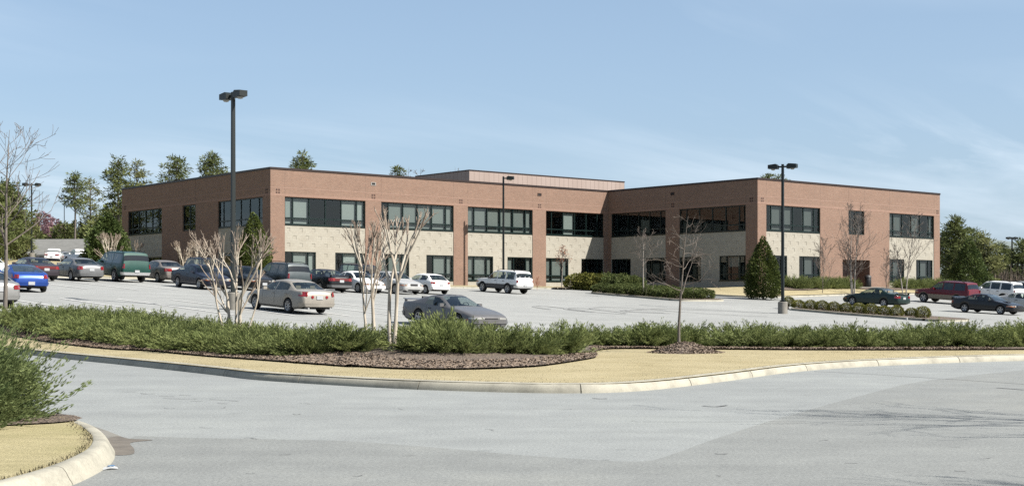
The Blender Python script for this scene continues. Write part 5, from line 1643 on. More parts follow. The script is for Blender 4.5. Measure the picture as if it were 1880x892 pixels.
for b in (.62, 1.5, 2.4, 3.3): hedge_row(hedge_px, b, .98, .68, .76, 1.0, 'juniper in the %s of the hedge between tall bare tree and crape myrtles' % ('front row' if b < 1 else 'rear rows'))
for b in (.55, 1.4, 2.3, 3.2): hedge_row(hedge_px2, b, .92, .84 if b < 2 else .78, .76, 1.0, 'juniper in the %s of the bulging hedge below the grey sports coupe' % ('front row' if b < 1 else 'rear rows'))
hedge_row([(690, 638), (750, 638)], 1.3, .8, .8, .8); hedge_row([(690, 638), (750, 638)], 2.2, .8, .8, .8)
for b in (.60, 1.45, 2.3): hedge_row(hedge_px3, b, .92, .74, .74, 1.0, 'juniper in the %s of the even hedge behind the sapling mound' % ('front row' if b < 1 else 'rear rows'))

# ---------------- big juniper on the near island nose
bj = empty('juniper_bush', (-6.72, 15.6, 0.14))
tag(bj, 'large feathery juniper bush with rusty dead tips on the island nose', 'bush')
for i, (ox, oy, s) in enumerate([(0, 0, 1.0), (-1.15, .45, 1.06), (-.55, 1.25, 1.0), (-2.3, -.1, 1.05)]):
    mb, dead = juniper(50 + i, 1.18, 1.16, 84, 11 if i == 0 else 8, 22, 5 if i == 0 else 4, .085, .0150, None, (.22, -.1), .02, .17, .12, .42)
    core = vol(70 + i, 1.08, [(0, .80), (.12, 1.02), (.35, 1.12), (.6, 1.0), (.8, .72), (.93, .42), (1, .08)], 26000 if i == 0 else 9000, .095, .016, .16, .45, .03)
    mb.add(core.v, core.f)
    if i == 0:
        mb.build('foliage', M_juniper_near, bj); dead.build('dead_tips', M_dead, bj)
        st_ = MB()
        for k in range(9):
            a = k * .7; st_.tube([(0, 0, -.05), (math.cos(a) * .25, math.sin(a) * .25, .25), (math.cos(a) * .6, math.sin(a) * .6, .62)], [.03, .02, .008], 5)
        st_.build('stem', M_brownwood, bj)
    else:
        o = empty('juniper_bush', (bj.location.x + ox, bj.location.y + oy, .14)); o.scale = (s, s, s)
        tag(o, ['', 'juniper bush deeper in the clump on the near island, cut off by the picture edge', 'juniper bush standing behind the large feathery one on the near island', 'juniper bush of the near island mostly outside the picture'][i], 'bush')
        mb.build('foliage', M_juniper_near, o)
# mulch under it
mm = []
for k in range(26):
    a = 6.2832 * k / 26
    mm.append((bj.location.x - .9 + 2.55 * math.cos(a) * (1 + .04 * math.sin(3 * a)), bj.location.y + .25 + 1.25 * math.sin(a) * (1 + .06 * math.sin(4 * a))))
structure(sheet('island_mulch', mm, M_mulch, isl2z, .018, .4), 'bark mulch under the near juniper')

# ---------------- crape myrtles (pruned, multi stemmed)
def crape(seed, H, stems, spread, leanx=0.0):
    rg = random.Random(seed)
    tr, tw = MB(), MB()
    tips = []
    for (sx, sy, dx_, dy_, hf, r) in stems:
        p = Vector((sx, sy, -.05)); d = Vector((dx_, dy_, 1)).normalized()
        pts, rad = [p], [r * 1.15]
        L_ = H * hf
        for k in range(6):
            d = (d + rdir(rg) * .045 + Vector((-dx_ * .05, -dy_ * .05, .05))).normalized()
            p = p + d * L_ / 6
            pts.append(p); rad.append(r * (1 - .32 * (k + 1) / 6) * rg.uniform(.92, 1.1))
        tr.tube(pts, rad, 8)
        def fork(p, d, r, ln, lev):
            n = 3 if rg.random() < (.7 if lev == 0 else .45) else 2
            for k in range(n):
                side = rdir(rg); side = (side - d * side.dot(d)).normalized()
                out = Vector((p.x, p.y, 0)); out = out.normalized() if out.length > .05 else side
                dd = (d + side * rg.uniform(.22, .46) * spread + out * .15 * spread + Vector((0, 0, .18))).normalized()
                l = ln * rg.uniform(.75, 1.2)
                q = [p]; rr = [r * .90]
                for t in range(4):
                    dd = (dd + rdir(rg) * .10 + Vector((0, 0, .05))).normalized()
                    q.append(q[-1] + dd * l / 4); rr.append(r * (.90 - .22 * (t + 1) / 4))
                (tr if lev < 2 else tw).tube(q, rr, 6 if lev < 2 else 5)
                if lev < 2: fork(q[-1], dd, rr[-1], ln * .68, lev + 1)
                if lev >= 2:
                    # knobbly pruned end with short whips
                    tw.lathe([(0, -.03), (rr[-1] * 1.35, -.012), (rr[-1] * 1.45, .012), (0, .035)], 6, 'Z', tuple(q[-1]))
                    for w_ in range(rg.randint(2, 5)):
                        wd_ = (dd + rdir(rg) * .55 + Vector((0, 0, .35))).normalized()
                        ll = rg.uniform(.06, .19)
                        tw.tube([q[-1], q[-1] + wd_ * ll * .5, q[-1] + (wd_ + rdir(rg) * .12) * ll], [rr[-1] * .80, rr[-1] * .68, rr[-1] * .5], 4)
                elif rg.random() < .75:
                    b_ = q[2]; wd_ = (dd + rdir(rg) * .8).normalized()
                    tw.tube([b_, b_ + wd_ * .18, b_ + wd_ * .34 + Vector((0, 0, .05))], [rr[2] * .4, rr[2] * .32, rr[2] * .22], 4)
        fork(pts[-1], d, rad[-1], H * .25, 0)
        # a side limb lower down
        if rg.random() < .6:
            i = 4
            side = Vector((dx_ + rg.uniform(-.5, .5), dy_ + rg.uniform(-.5, .5), .25)).normalized()
            fork(pts[i], (d * .6 + side * .8).normalized(), rad[i] * .62, H * .25, 1)
    return tr, tw
def place_crape(label, loc, seed, H, stems, spread, group):
    tr, tw = crape(seed, H, stems, spread)
    e = empty('crape_myrtle', loc); tag(e, label, 'tree', group)
    tr.build('trunk', M_crape, e, 60); tag(tw.build('branches', M_crape_tip, e, 60), kind='stuff')
    return e
G_CR = 'pruned crape myrtles in the hedge bed'
c1 = hit(720, 645.5, islez)
place_crape('bare pruned crape myrtle with two pale stems at the mulch bed edge', (c1[0], c1[1], c1[2]), 4, 3.12, [(-.03, 0, -.085, .02, .48, .054), (.03, .02, .06, -.02, .52, .056)], 1.0, G_CR)
x, y = world_at(681, 35.4)
place_crape('bare pruned crape myrtle with thin stems behind the hedge, next to the two stemmed one', (x, y, islez(x, y)), 12, 3.2, [(-.07, 0, -.07, .05, .5, .040), (.08, .05, .05, .06, .46, .056), (.02, .1, -.02, .1, .44, .034)], .95, G_CR)
x, y = world_at(432, 37.6)
place_crape('bare pruned crape myrtle with spreading limbs in front of the tall lamp post', (x, y, islez(x, y)), 21, 3.25, [(-.10, 0, -.12, .03, .42, .052), (.0, .04, .02, .03, .46, .044), (.10, -.02, .10, -.03, .40, .056), (-.13, .02, -.50, -.03, .42, .036), (.14, .0, .48, .05, .44, .030)], 1.12, G_CR)
G_CR2 = 'small crape myrtles along the left end of the office building'
for i, (px, d, H, sd, lb) in enumerate([(338, 107, 2.5, 31, 'small pale crape myrtle against the brick end wall, farther from the corner'), (366, 104, 2.7, 32, 'small pale crape myrtle against the brick end wall, nearer the corner'), (205, 106, 2.9, 33, 'short pale crape myrtle rising above the green utility vehicle'), (242, 119, 3.0, 34, 'short pale crape myrtle by the block wall panel')]):
    x, y = world_at(px, d)
    place_crape(lb, (x, y, gz(x, y)), sd, H, [(-.08, 0, -.28, .05, .5, .06), (.08, 0, .26, -.05, .48, .06), (0, .08, .05, .22, .5, .055), (0, -.08, -.05, -.24, .5, .055)], 1.0, G_CR2)

# ---------------- bare young trees
def bare(seed, H, r, par, lead=True, nb=14, b0=.3, blen=.42, bang=(.7, 1.25), depth=2, wob=.03, bark_=None, twig_=None, leaves=None, sway=(0, 0), droop=0.0):
    rg = random.Random(seed)
    tr, tw = MB(), MB()
    pts, rad = [Vector((0, 0, -.08))], [r * 1.25]
    d = Vector((0, 0, 1)); n = 14
    for k in range(n):
        d = (d + rdir(rg) * wob + Vector((sway[0], sway[1], .04))).normalized()
        pts.append(pts[-1] + d * H / n); rad.append(max(.005, r * (1 - .93 * ((k + 1) / n) ** 1.1)))
    tr.tube(pts, rad, 8)
    tips = []
    for k in range(nb):
        f = b0 + (0.97 - b0) * (k + rg.random() * .7) / nb
        i = min(n - 1, int(f * n))
        o = pts[i].lerp(pts[i + 1], f * n - i)
        a = k * 2.4 + rg.uniform(-.5, .5)
        an = rg.uniform(*bang)
        dd = Vector((math.cos(a) * math.sin(an), math.sin(a) * math.sin(an), math.cos(an) - droop * (1 - f)))
        limb(tw, rg, o, dd.normalized(), H * blen * (1.12 - f) * rg.uniform(.65, 1.15) + .1, max(par['rmin'], rad[i] * .5), depth, par, tips)
    return tr, tw, tips
PT = dict(seg=5, wob=.13, up=.06, tap=.35, rmin=.0038, kids={3: 4, 2: 4, 1: 3}, f0=.25, ang=(.45, .95), len=(.35, .62), rk=.6)
# big bare tree at the left edge
x, y = world_at(9, 49.0)
tr, tw, tips = bare(6, 6.7, .085, dict(PT, rmin=.0065), nb=17, b0=.30, blen=.60, bang=(.75, 1.2), depth=2, wob=.035)
e = empty('bare_tree', (x, y, gz(x, y)), 2.2); tag(e, 'tall bare tree with long thin limbs standing behind the hedge by the silver tail', 'tree')
tr.build('trunk', M_bark, e, 60); tw.build('crown', M_twig, e, 60)
# sapling on the mulch mound
tr, tw, tips = bare(17, 3.28, .038, dict(PT, rmin=.0034, up=-.015, wob=.20), nb=15, b0=.36, blen=.46, bang=(.85, 1.5), depth=2, wob=.035)
e = empty('sapling', (mound_c[0] - .16, mound_c[1], islez(mound_c[0], mound_c[1]) + MHT * .93), 1.2); tag(e, 'bare sapling with a crooked twiggy crown on the mulch mound', 'tree')
tr.build('trunk', M_bark, e, 60); tw.build('crown', M_twig, e, 60)
# small trees by the building
def small(px, d, seed, H, label, mats=(M_palebark, M_twig), r=.05, leafm=None, par=None, **kw):
    x, y = world_at(px, d)
    p_ = dict(PT, rmin=.009, **(par or {}))
    tr, tw, tips = bare(seed, H, r, p_, **kw)
    e = empty('young_tree', (x, y, gz(x, y)), seed); tag(e, label, 'tree')
    tr.build('trunk', mats[0], e, 60); tw.build('crown', mats[1], e, 60)
    if leafm:
        rg = random.Random(seed); mb = MB()
        for p, d_ in tips:
            for q in range(2):
                leaf_quad(mb, p + rdir(rg) * .12, (d_ + rdir(rg)).normalized(), rdir(rg), .10, .06)
        mb.build('leaves', leafm, e)
    return e
small(1031, 116.5, 41, 3.7, 'small tree with rusty leaves before the main front, on a mulch ring', r=.05, leafm=M_redleaf, nb=12, b0=.4, blen=.34, bang=(.35, .7), depth=2)
x, y = world_at(1031, 116.5)
small(1181, 103.5, 42, 5.2, 'bare pale young tree in the hedge island beside the shaded wing wall', r=.06, nb=12, b0=.42, blen=.42, bang=(.45, .85), depth=2)
small(1541 - 31, 115.2, 43, 4.6, 'thin bare shrub like tree against the brick beside the cypress juniper bed', mats=(M_twig, M_twig), r=.03, nb=16, b0=.1, blen=.5, bang=(.3, .6), depth=2)
small(1628, 118.5, 44, 4.0, 'thin bare tree casting twigs on the brick past the recessed entrance', mats=(M_twig, M_twig), r=.028, nb=14, b0=.1, blen=.4, bang=(.3, .55), depth=2)
# birches: several pale stems each
def birch(px, d, seed, H, label, stems):
    x, y = world_at(px, d)
    e = empty('birch_tree', (x, y, gz(x, y)), 0); tag(e, label, 'tree', 'birches before the side wing')
    T_, W_2 = MB(), MB()
    for k, (sx, sy, hf, ox) in enumerate(stems):
        tr, tw, tips = bare(seed + k, H * hf, .062, dict(PT, rmin=.0085, up=.08), nb=17, b0=.28, blen=.44, bang=(.35, .75), depth=2, sway=(sx, sy))
        for src, dst in ((tr, T_), (tw, W_2)):
            dst.add([(a + ox, b, c) for a, b, c in src.v], src.f)
    T_.build('trunk', M_palebark, e, 60); W_2.build('crown', M_twig, e, 60)
birch(1566, 103.5, 60, 7.6, 'tall pale barked birch standing between the green coupe and the recessed entrance', [(.0, 0, 1.0, -.1), (.022, .0, .95, .1), (-.02, .01, .6, 0)])
birch(1661, 115.0, 70, 7.2, 'pale barked birch leaning over the hedge before the last window bay', [(.022, 0, 1.0, .1), (-.035, 0, .62, -.15)])
# bare tree out of frame whose shadow falls on the road
for i, (x, y, H, sd, lb) in enumerate([(12.0, 15.4, 8.6, 81, 'bare tree beside the road just outside the picture, throwing twig shadows'), (10.6, 9.0, 7.4, 82, 'second bare tree near the camera side of the road, outside the picture')]):
    tr, tw, tips = bare(sd, H, .10, dict(PT, rmin=.006), nb=20, b0=.3, blen=.5, bang=(.55, 1.0), depth=2)
    e = empty('bare_tree', (x, y, 0), sd); tag(e, lb, 'tree')
    tr.build('trunk', M_bark, e, 60); tw.build('crown', M_twig, e, 60)

# ---------------- evergreens near the building
def evergreen(px, d, seed, H, Rm, n, label, mat, ls=.22, lw=.09, prof=None, lump=.16, name='evergreen_tree', zoff=0):
    x, y = world_at(px, d)
    e = empty(name, (x, y, gz(x, y) + zoff)); tag(e, label, 'tree')
    pf = prof or [(0, .62), (.06, .86), (.16, 1.0), (.30, .96), (.5, .78), (.7, .52), (.86, .28), (.95, .12), (1, .02)]
    vol(seed, H, [(a, b * Rm) for a, b in pf], n, ls, lw, lump, .25, .12).build('crown', mat, e)
    t = MB(); t.tube([(0, 0, -.2), (0, 0, H * .6)], [.07, .02], 7); t.build('trunk', M_bark, e)
    return e
evergreen(1401, 106.0, 90, 4.75, 1.42, 14000, 'dense cone shaped holly at the corner of the side wing', M_holly, .17, .075)
evergreen(466, 104.0, 91, 5.1, 1.45, 10000, 'dense evergreen at the brick corner behind the crape myrtle', M_holly, .2, .09)
evergreen(197, 112, 92, 4.6, 1.85, 11000, 'broad dark evergreen beyond the green utility vehicle', M_ever, .26, .12, lump=.25)
evergreen(217, 122, 93, 3.6, .7, 0 + 700, 'pale bare upright shrub beside the brick end wall', M_twig, .7, .03, [(0, .4), (.5, .9), (1, .5)], .1)
# ---------------- clipped bushes on the right hand island
isl_px = [(1442, 563.5), (1437, 568.5), (1470, 572), (1550, 578.5), (1640, 585.5), (1715, 591.5), (1728, 588), (1700, 580), (1640, 575), (1560, 569), (1490, 564)]
A_ = Vector(hit(1440, 568.5, lotz)[:2]); B_ = Vector(hit(1722, 591, lotz)[:2])
tdir = (B_ - A_).normalized(); ndir = Vector((-tdir.y, tdir.x))
if ndir.y < 0: ndir = -ndir
def rounded(A, B, n, wdt, r=1.0, k=5):
    t = (B - A).normalized()
    P = [A + t * r, B - t * r]
    def arc(c, a0, a1):
        return [c + (t * math.cos(a) + n * math.sin(a)) * r for a in [a0 + (a1 - a0) * i / k for i in range(k + 1)]]
    pts = arc(B - t * r + n * r, -math.pi / 2, 0) + arc(B - t * r + n * (wdt - r), 0, math.pi / 2) + arc(A + t * r + n * (wdt - r), math.pi / 2, math.pi) + arc(A + t * r + n * r, math.pi, 1.5 * math.pi)
    return [(p.x, p.y) for p in pts]
def island(nm, A, B, n, wdt, label, bedlabel):
    poly = rounded(A, B, n, wdt)
    inn = [(p[0], p[1]) for p in poly]
    structure(sheet(nm + '_bed', inn, M_mulch, lotz, .14, 1.0), bedlabel)
    kerb_run(nm + '_kerb', poly + [poly[0]], lotz, label, 3.0, .3, LPROF)
island('bush_island', A_, B_, ndir, 3.4, 'low concrete kerb around the island of clipped bushes', 'mulch bed of the island of clipped bushes')
BV = [vol(100 + i, .66, [(0, .36), (.15, .46), (.4, .48), (.65, .41), (.85, .26), (1, .03)], 3200, .06, .036, .10, .62, .02).mesh('bush_leaves', M_bushleaf) for i in range(4)]
BST = MB(); BST.tube([(0, 0, -.1), (0, 0, .4)], [.05, .02], 6)
for k in range(4): BST.tube([(0, 0, .05), (math.cos(k * 1.57) * .25, math.sin(k * 1.57) * .25, .4)], [.025, .01], 5)
BST = BST.mesh('bush_stem', M_brownwood)
rg = random.Random(8)
bpx = [1447, 1466, 1488, 1509, 1531, 1553, 1577, 1599, 1623, 1647, 1673, 1694]
for i, px in enumerate(bpx):
    k = (px - CX) / FP
    # point on a row just inside the kerb
    off_ = 1.05 if i != 10 else 2.0
    P0 = A_ + ndir * off_
    t = (k * P0.y - P0.x) / (tdir.x - k * tdir.y)
    q = P0 + tdir * t
    e = empty('round_bush', (q.x, q.y, lotz(q.x, q.y) + .13), rg.uniform(0, 6.28)); s = rg.uniform(.82, 1.04)
    if i == 10: s = .8
    e.scale = (s * rg.uniform(.95, 1.08), s, s * rg.uniform(.9, 1.08))
    tag(e, 'rounded clipped yellow green bush in the row on the narrow kerbed island' if i not in (10, 11) else ['small rounded bush set back from the row near the island end', 'last rounded bush at the blunt end of the narrow island'][i - 10], 'bush', 'clipped round bushes on the narrow island')
    link('foliage', BV[i % 4], e); link('stem', BST, e)
# ---------------- hedge island before the inner corner
A2 = Vector(hit(1076, 538.5, lotz)[:2]); B2 = Vector(hit(1244, 553, lotz)[:2])
t2 = (B2 - A2).normalized(); n2 = Vector((-t2.y, t2.x))
if n2.y < 0: n2 = -n2
island('hedge_island', A2, B2, n2, 4.6, 'low concrete kerb around the island with the long clipped hedge', 'dark mulch bed of the clipped hedge island')
HVV = [vol(120 + i, 1.0, [(0, .62), (.15, .74), (.5, .78), (.8, .60), (1, .12)], 2000, .13, .07, .12, .70, .02).mesh('hedge_leaves', M_hedgeleaf) for i in range(4)]
L_ = (B2 - A2).length
n = 0
for row, off_ in enumerate((1.2, 2.4, 3.5)):
    m = int(L_ / 1.1)
    for i in range(m):
        q = A2 + t2 * (.75 + (L_ - 1.5) * (i + .5 * (row % 2)) / m) + n2 * off_
        e = empty('hedge_shrub', (q.x + rg.uniform(-.1, .1), q.y + rg.uniform(-.1, .1), lotz(q.x, q.y) + .1), rg.uniform(0, 6.28)); s = rg.uniform(.9, 1.1)
        e.scale = (s, s, s * .70)
        tag(e, 'dense green shrub in the %s row of the clipped hedge island' % ('front', 'middle', 'back')[row], 'shrub', 'hedge shrubs on the island by the inner corner')
        link('foliage', HVV[(i + row) % 4], e); link('stem', BST, e)
# shrubs under the inner corner windows
GHC = 'rounded shrubs below the inner corner windows'
for i, (px, d, s) in enumerate([(1062, 117.5, 1.45), (1078, 117, 1.5), (1094, 116.5, 1.5)]):
    x, y = world_at(px, d)
    e = empty('corner_shrub', (x, y, gz(x, y)), i); e.scale = (s, s, s * .95)
    tag(e, 'sunny yellow green shrub under the inner corner window', 'shrub', GHC); 
    link('foliage', vol(140 + i, 1.0, [(0, .62), (.15, .8), (.5, .8), (.8, .58), (1, .1)], 2200, .13, .07, .12, .7).mesh('shrub_leaves', M_bushleaf), e); link('stem', BST, e)
for i, (px, d, s) in enumerate([(1112, 117, 1.55), (1128, 115, 1.5), (1144, 113.5, 1.55), (1159, 112, 1.5)]):
    x, y = world_at(px, d)
    e = empty('corner_shrub', (x, y, gz(x, y)), i); e.scale = (s, s, s * .95)
    tag(e, 'shaded dark green shrub along the inner corner of the building', 'shrub', GHC)
    link('foliage', HVV[i % 4], e); link('stem', BST, e)
# juniper beds along the side wing front
GJ = 'junipers along the side wing front'
for (u0, u1, m, lb) in [(38.8, 47.6, 11, 'low juniper along the brick front between the holly and the entrance'), (55.0, 64.2, 12, 'low juniper along the wing front under the last window bay')]:
    for row in range(2):
        for i in range(m):
            u = u0 + (u1 - u0) * (i + .5) / m
            x, y = uv2w(u, -19.4 - row * .95 + rg.uniform(-.12, .12))
            e = empty('juniper_shrub', (x, y, gz(x, y)), rg.uniform(0, 6.28)); e.scale = (1.0, 1.0, rg.uniform(.95, 1.2))
            tag(e, lb, 'shrub', GJ); link('foliage', JV[i % len(JV)], e); link('stem', JSTEM, e)
for u, v in ((39, -20.3), (57.5, -20.5), (51, -20.6)):
    P = [uv2w(u + 3.6 * math.cos(a * .3142), v + 1.0 * math.sin(a * .3142)) for a in range(20)]
    structure(sheet('wing_mulch', P, M_mulch, lawnz, .04, 1.0), 'mulch bed at the foot of the side wing')
P = [(world_at(1031, 116.5)[0] + .8 * math.cos(a * .5236), world_at(1031, 116.5)[1] + .8 * math.sin(a * .5236)) for a in range(12)]
structure(sheet('tree_ring', P, M_mulch, lawnz, .05, .6), 'mulch ring round the small rusty leaved tree')
rs = small(962 + 24, 112.6, 47, 1.1, 'tiny red stemmed shrub at the foot of the main front pier', mats=(M_redleaf, M_redleaf), r=.012, nb=10, b0=.1, blen=.5, bang=(.3, .6), depth=1)

# ---------------- lamp posts
def lamp_post(label, x, y, heads, H=9.4, rz=0.0, base=.75, zb=None):
    z = gz(x, y) if zb is None else zb
    e = empty('lamp_post', (x, y, z), rz); tag(e, label, 'lamp post', 'lamp posts of the car park')
    m = MB(); m.lathe([(.30, -.3), (.30, base - .03), (.27, base), (0, base)], 18); m.build('concrete_base', M_conc, e, 40)
    m = MB(); m.box((0, 0, (base + H) / 2), (.17, .17, H - base), taper=.82); m.box((0, 0, base + .02), (.34, .34, .04))
    for a in (-.12, .12):
        for b in (-.12, .12): m.tube([(a, b, base), (a, b, base + .12)], .018, 6)
    m.build('pole', M_pole, e)
    for s in heads:
        m = MB(); m.box((s * .20, 0, H - .16), (.26, .08, .10)); a_ = m.build('arm', M_pole, e)
        m = MB()
        x0 = s * .30
        P = []
        for dx_, w_, z_ in ((0, .19, H - .30), (.62, .19, H - .26), (.62, .19, H - .02), (.12, .19, H + .03), (0, .19, H - .06)):
            P.append((dx_, w_, z_))
        vs = [(x0 + s * a, b, c) for a, b, c in P] + [(x0 + s * a, -b, c) for a, b, c in P]
        m.add(vs, [(0, 1, 2, 3, 4), (9, 8, 7, 6, 5), (0, 5, 6, 1), (1, 6, 7, 2), (2, 7, 8, 3), (3, 8, 9, 4), (4, 9, 5, 0)])
        h = m.build('lamp_head', M_pole, e)
        m = MB(); m.lathe([(.0, -.09), (.10, -.07), (.15, 0)], 12, 'Z'); m.v = [(x0 + s * .33 + a, b, H - .285 + c) for a, b, c in m.v]
        m.build('lens', M_lens, h, 60)
    return e
lamp_post('tall dark twin headed lamp post behind the spreading crape myrtle', *world_at(428, 59.4), (1, -1), 9.45, HN)
lamp_post('tall dark twin headed lamp post on a round concrete base by the bush island', *world_at(1437, 86.0), (1, -1), 9.4, HN + .35)
px_, py_ = uv2w(20.9, -3.3)
lamp_post('single headed dark lamp post on the lawn against the main front', px_, py_, (1,), 9.4, HN + .7)
lamp_post('distant twin headed lamp post among the trees past the side wing', *world_at(1858, 190), (1, -1), 8.7, .35)
lamp_post('dark lamp post with flat heads before the low grey roofed building', *world_at(58, 140), (1, -1), 7.9, .3)
lamp_post('far lamp post rising over the trees behind the low grey roofed building', *world_at(118, 300), (1, -1), 13.0, .2, zb=10.5)
# roadside lamp post outside the frame is not shown

# ---------------- bin by the entrance
x, y = uv2w(51.6, -18.75)
e = empty('litter_bin', (x, y, gz(x, y) + .06)); tag(e, 'black round litter bin beside the recessed entrance', 'bin')
m = MB(); m.lathe([(0, 0), (.27, 0), (.30, .05), (.30, .82), (.28, .86), (.0, .86)], 18); m.build('bin_body', M_black, e, 40)
m = MB(); m.lathe([(.31, .84), (.33, .88), (.28, 1.0), (.13, 1.08), (.12, 1.02), (.0, 1.02)], 18); m.build('bin_lid', M_trim, e, 40)
# small white marker on the island kerb
q = hit(1662, 587.5, lotz)
e = empty('paper_cup', (q[0], q[1] - .3, lotz(q[0], q[1] - .3) + .012)); tag(e, 'white paper cup dropped by the bush island kerb', 'cup')
m = MB(); m.lathe([(0, 0), (.05, 0), (.07, .17), (.065, .17), (.045, .01), (0, .01)], 12); m.build('cup_body', simple('white_paper', (.8, .8, .8), .6), e, 40)

# ---------------- low far building
x0, y0 = world_at(105, 196)
lb = empty('low_building', (x0, y0, 5.0), -.12); tag(lb, 'long low building with a broad grey shingled roof among the far trees', 'building')
m = MB(); m.bx(-6.2, 6.2, .8, 9, 0, 3.0); m.build('wall', simple('tan_block', (.30, .26, .21), .85, var=.1), lb)
m = MB(); m.add([(-7, -1, 2.75), (7, -1, 2.75), (6.0, 4.5, 5.2), (-6.0, 4.5, 5.2), (-7, 10, 2.75), (7, 10, 2.75), (-7, -1, 2.5), (7, -1, 2.5), (7, 10, 2.5), (-7, 10, 2.5)], [(0, 1, 2, 3), (5, 4, 3, 2), (1, 5, 2), (4, 0, 3), (6, 7, 1, 0), (7, 8, 5, 1), (8, 9, 4, 5), (9, 6, 0, 4), (9, 8, 7, 6)])
m.build('roof', simple('grey_shingle', (.25, .25, .235), .9, var=.12, vscale=1.2), lb)
for i in range(5):
    m = MB(); m.bx(-5.4 + i * 2.3, -3.7 + i * 2.3, .77, .82, 1.0, 2.2); f_ = m.build('window', M_frame, lb)
    m = MB(); m.bx(-5.3 + i * 2.3, -3.8 + i * 2.3, .755, .765, 1.08, 2.12); m.build('pane', M_darkglass, f_)
for i in range(4):
    m = MB(); m.bx(-6.0 + i * 3.9, -5.7 + i * 3.9, -.7, -.4, 0, 2.5); m.build('post', M_whiteish, lb)
flp = [(x0 - 9, y0 - 26), (x0 + 12, y0 - 30), (x0 + 14, y0 - 4), (x0 - 8, y0 - 2)]
structure(sheet('far_parking_lot', flp, M_far_lot, lotz, .06, 4.0), 'dark asphalt car park before the low far building')

# ---------------- pines and woods
def pine(seed, H, crown0, n, rad, cl=.9, pn=46, nl=.55, nw=.10, shape='round'):
    rg = random.Random(seed)
    tr, cr = MB(), MB()
    pts = [Vector((0, 0, -.5))]
    d = Vector((0, 0, 1))
    for k in range(8):
        d = (d + rdir(rg) * .025).normalized(); pts.append(pts[-1] + d * (H + .5) / 8)
    tr.tube(pts, [.24 - .024 * k for k in range(9)], 6)
    for k in range(n):
        f = crown0 + (1 - crown0) * ((k + rg.random()) / n)
        rel = (f - crown0) / (1 - crown0)
        env = math.sin(math.pi * min(1, .22 + .78 * rel)) ** .7 if shape == 'round' else (1.05 - rel) ** .8
        a = k * 2.4 + rg.uniform(-.6, .6)
        r = rad * env * rg.uniform(.35, 1.05)
        z = f * H
        i = min(7, int(f * 8)); o = pts[i].lerp(pts[i + 1], f * 8 - i)
        c = Vector((o.x + math.cos(a) * r, o.y + math.sin(a) * r, z + .18 * r + rg.uniform(-.2, .4)))
        tr.tube([o - Vector((0, 0, r * .15)), (o + c) / 2, c], [.06, .045, .02], 4, caps=False)
        for q in range(2 if r > 1 else 1):
            cc = c if q == 0 else (o + c) / 2 + Vector((0, 0, .25))
            s = cl * rg.uniform(.6, 1.1) * (1 if q == 0 else .7)
            for t in range(pn):
                dr = rdir(rg); dr.z = dr.z * .6 + .25
                p = cc + Vector((dr.x * s, dr.y * s, dr.z * s * .55)) * rg.uniform(.1, .85)
                leaf_quad(cr, p, (dr + rdir(rg) * .5).normalized(), rdir(rg), nl * rg.uniform(.6, 1.2), nw * rg.uniform(.8, 1.5))
    return tr, cr
def place_pine(px, top, d, seed, label, mat=M_pine, crown0=.5, n=40, rad=2.6, nm='pine_tree', group='pines beyond the office building', **kw):
    x, y = world_at(px, d)
    z = lotz(x, y) - .3
    H = CAMZ + (YH - top) * d / FP - z
    tr, cr = pine(seed, H, crown0, n, rad, **kw)
    e = empty(nm, (x, y, z)); tag(e, label, 'tree', group)
    tr.build('trunk', M_bark, e); cr.build('crown', mat, e)
    return e
place_pine(135, 321, 215, 201, 'tall pine with a rounded crown over the low grey roofed building', crown0=.62, n=30, rad=2.6)
place_pine(168, 331, 225, 202, 'pale sparse pine between two taller pines on the skyline', M_pinelight, .45, 34, 2.9, pn=34)
place_pine(217, 296, 165, 203, 'tallest pine rising just past the end of the brick building', crown0=.30, n=46, rad=2.4)
place_pine(257, 301, 180, 204, 'pale slender pine above the end of the brick parapet', M_pinelight, .45, 34, 2.2, pn=34)
place_pine(327, 293, 185, 205, 'pine top above the middle of the brick end wall', crown0=.6, n=36, rad=2.6)
place_pine(386, 288, 190, 206, 'wide flat topped pine above the brick end wall near the tall lamp post', crown0=.72, n=30, rad=3.0)
place_pine(558, 286, 195, 207, 'small rounded pine top peeping over the main parapet near the corner', crown0=.75, n=30, rad=2.0)
place_pine(727, 310, 205, 208, 'tiny pine top over the main parapet by the roof enclosure', crown0=.8, n=18, rad=1.3)
place_pine(1409, 325, 215, 209, 'pine top just showing over the wing parapet near the corner', crown0=.8, n=20, rad=1.6)
place_pine(1433, 325.5, 220, 210, 'pine top just showing behind the twin lamp heads', crown0=.8, n=20, rad=1.6)
place_pine(8, 342, 135, 211, 'thick yellow green pine behind the tall bare tree', M_pine, .12, 90, 2.9, pn=50, cl=1.1)
place_pine(-14, 352, 128, 212, 'thick pine at the picture edge beyond the white sedan', M_pine, .1, 80, 2.8, pn=50, cl=1.1)
place_pine(28, 398, 150, 213, 'short yellow green pine beside the dark lamp post', M_pinelight, .1, 60, 2.4, pn=46)
G_R = 'trees beyond the side wing'
place_pine(1757, 404, 165, 220, 'tall leafy pine close beyond the wing corner', M_pine, .22, 70, 2.7, group=G_R, pn=50)
place_pine(1738, 428, 185, 221, 'pine half hidden behind the wing corner', M_pine, .25, 50, 2.4, group=G_R)
place_pine(1783, 424, 195, 222, 'pine behind the dark cone shaped evergreen', M_pine, .3, 50, 2.6, group=G_R)
place_pine(1812, 436, 175, 223, 'pale open pine beside the dark cone shaped evergreen', M_pinelight, .2, 60, 2.2, group=G_R)
place_pine(1832, 452, 200, 224, 'pine between the pale open pine and the distant lamp post', M_pine, .2, 50, 2.2, group=G_R)
place_pine(1876, 443, 190, 225, 'pine at the picture edge beyond the distant lamp post', M_pine, .15, 60, 2.4, group=G_R)
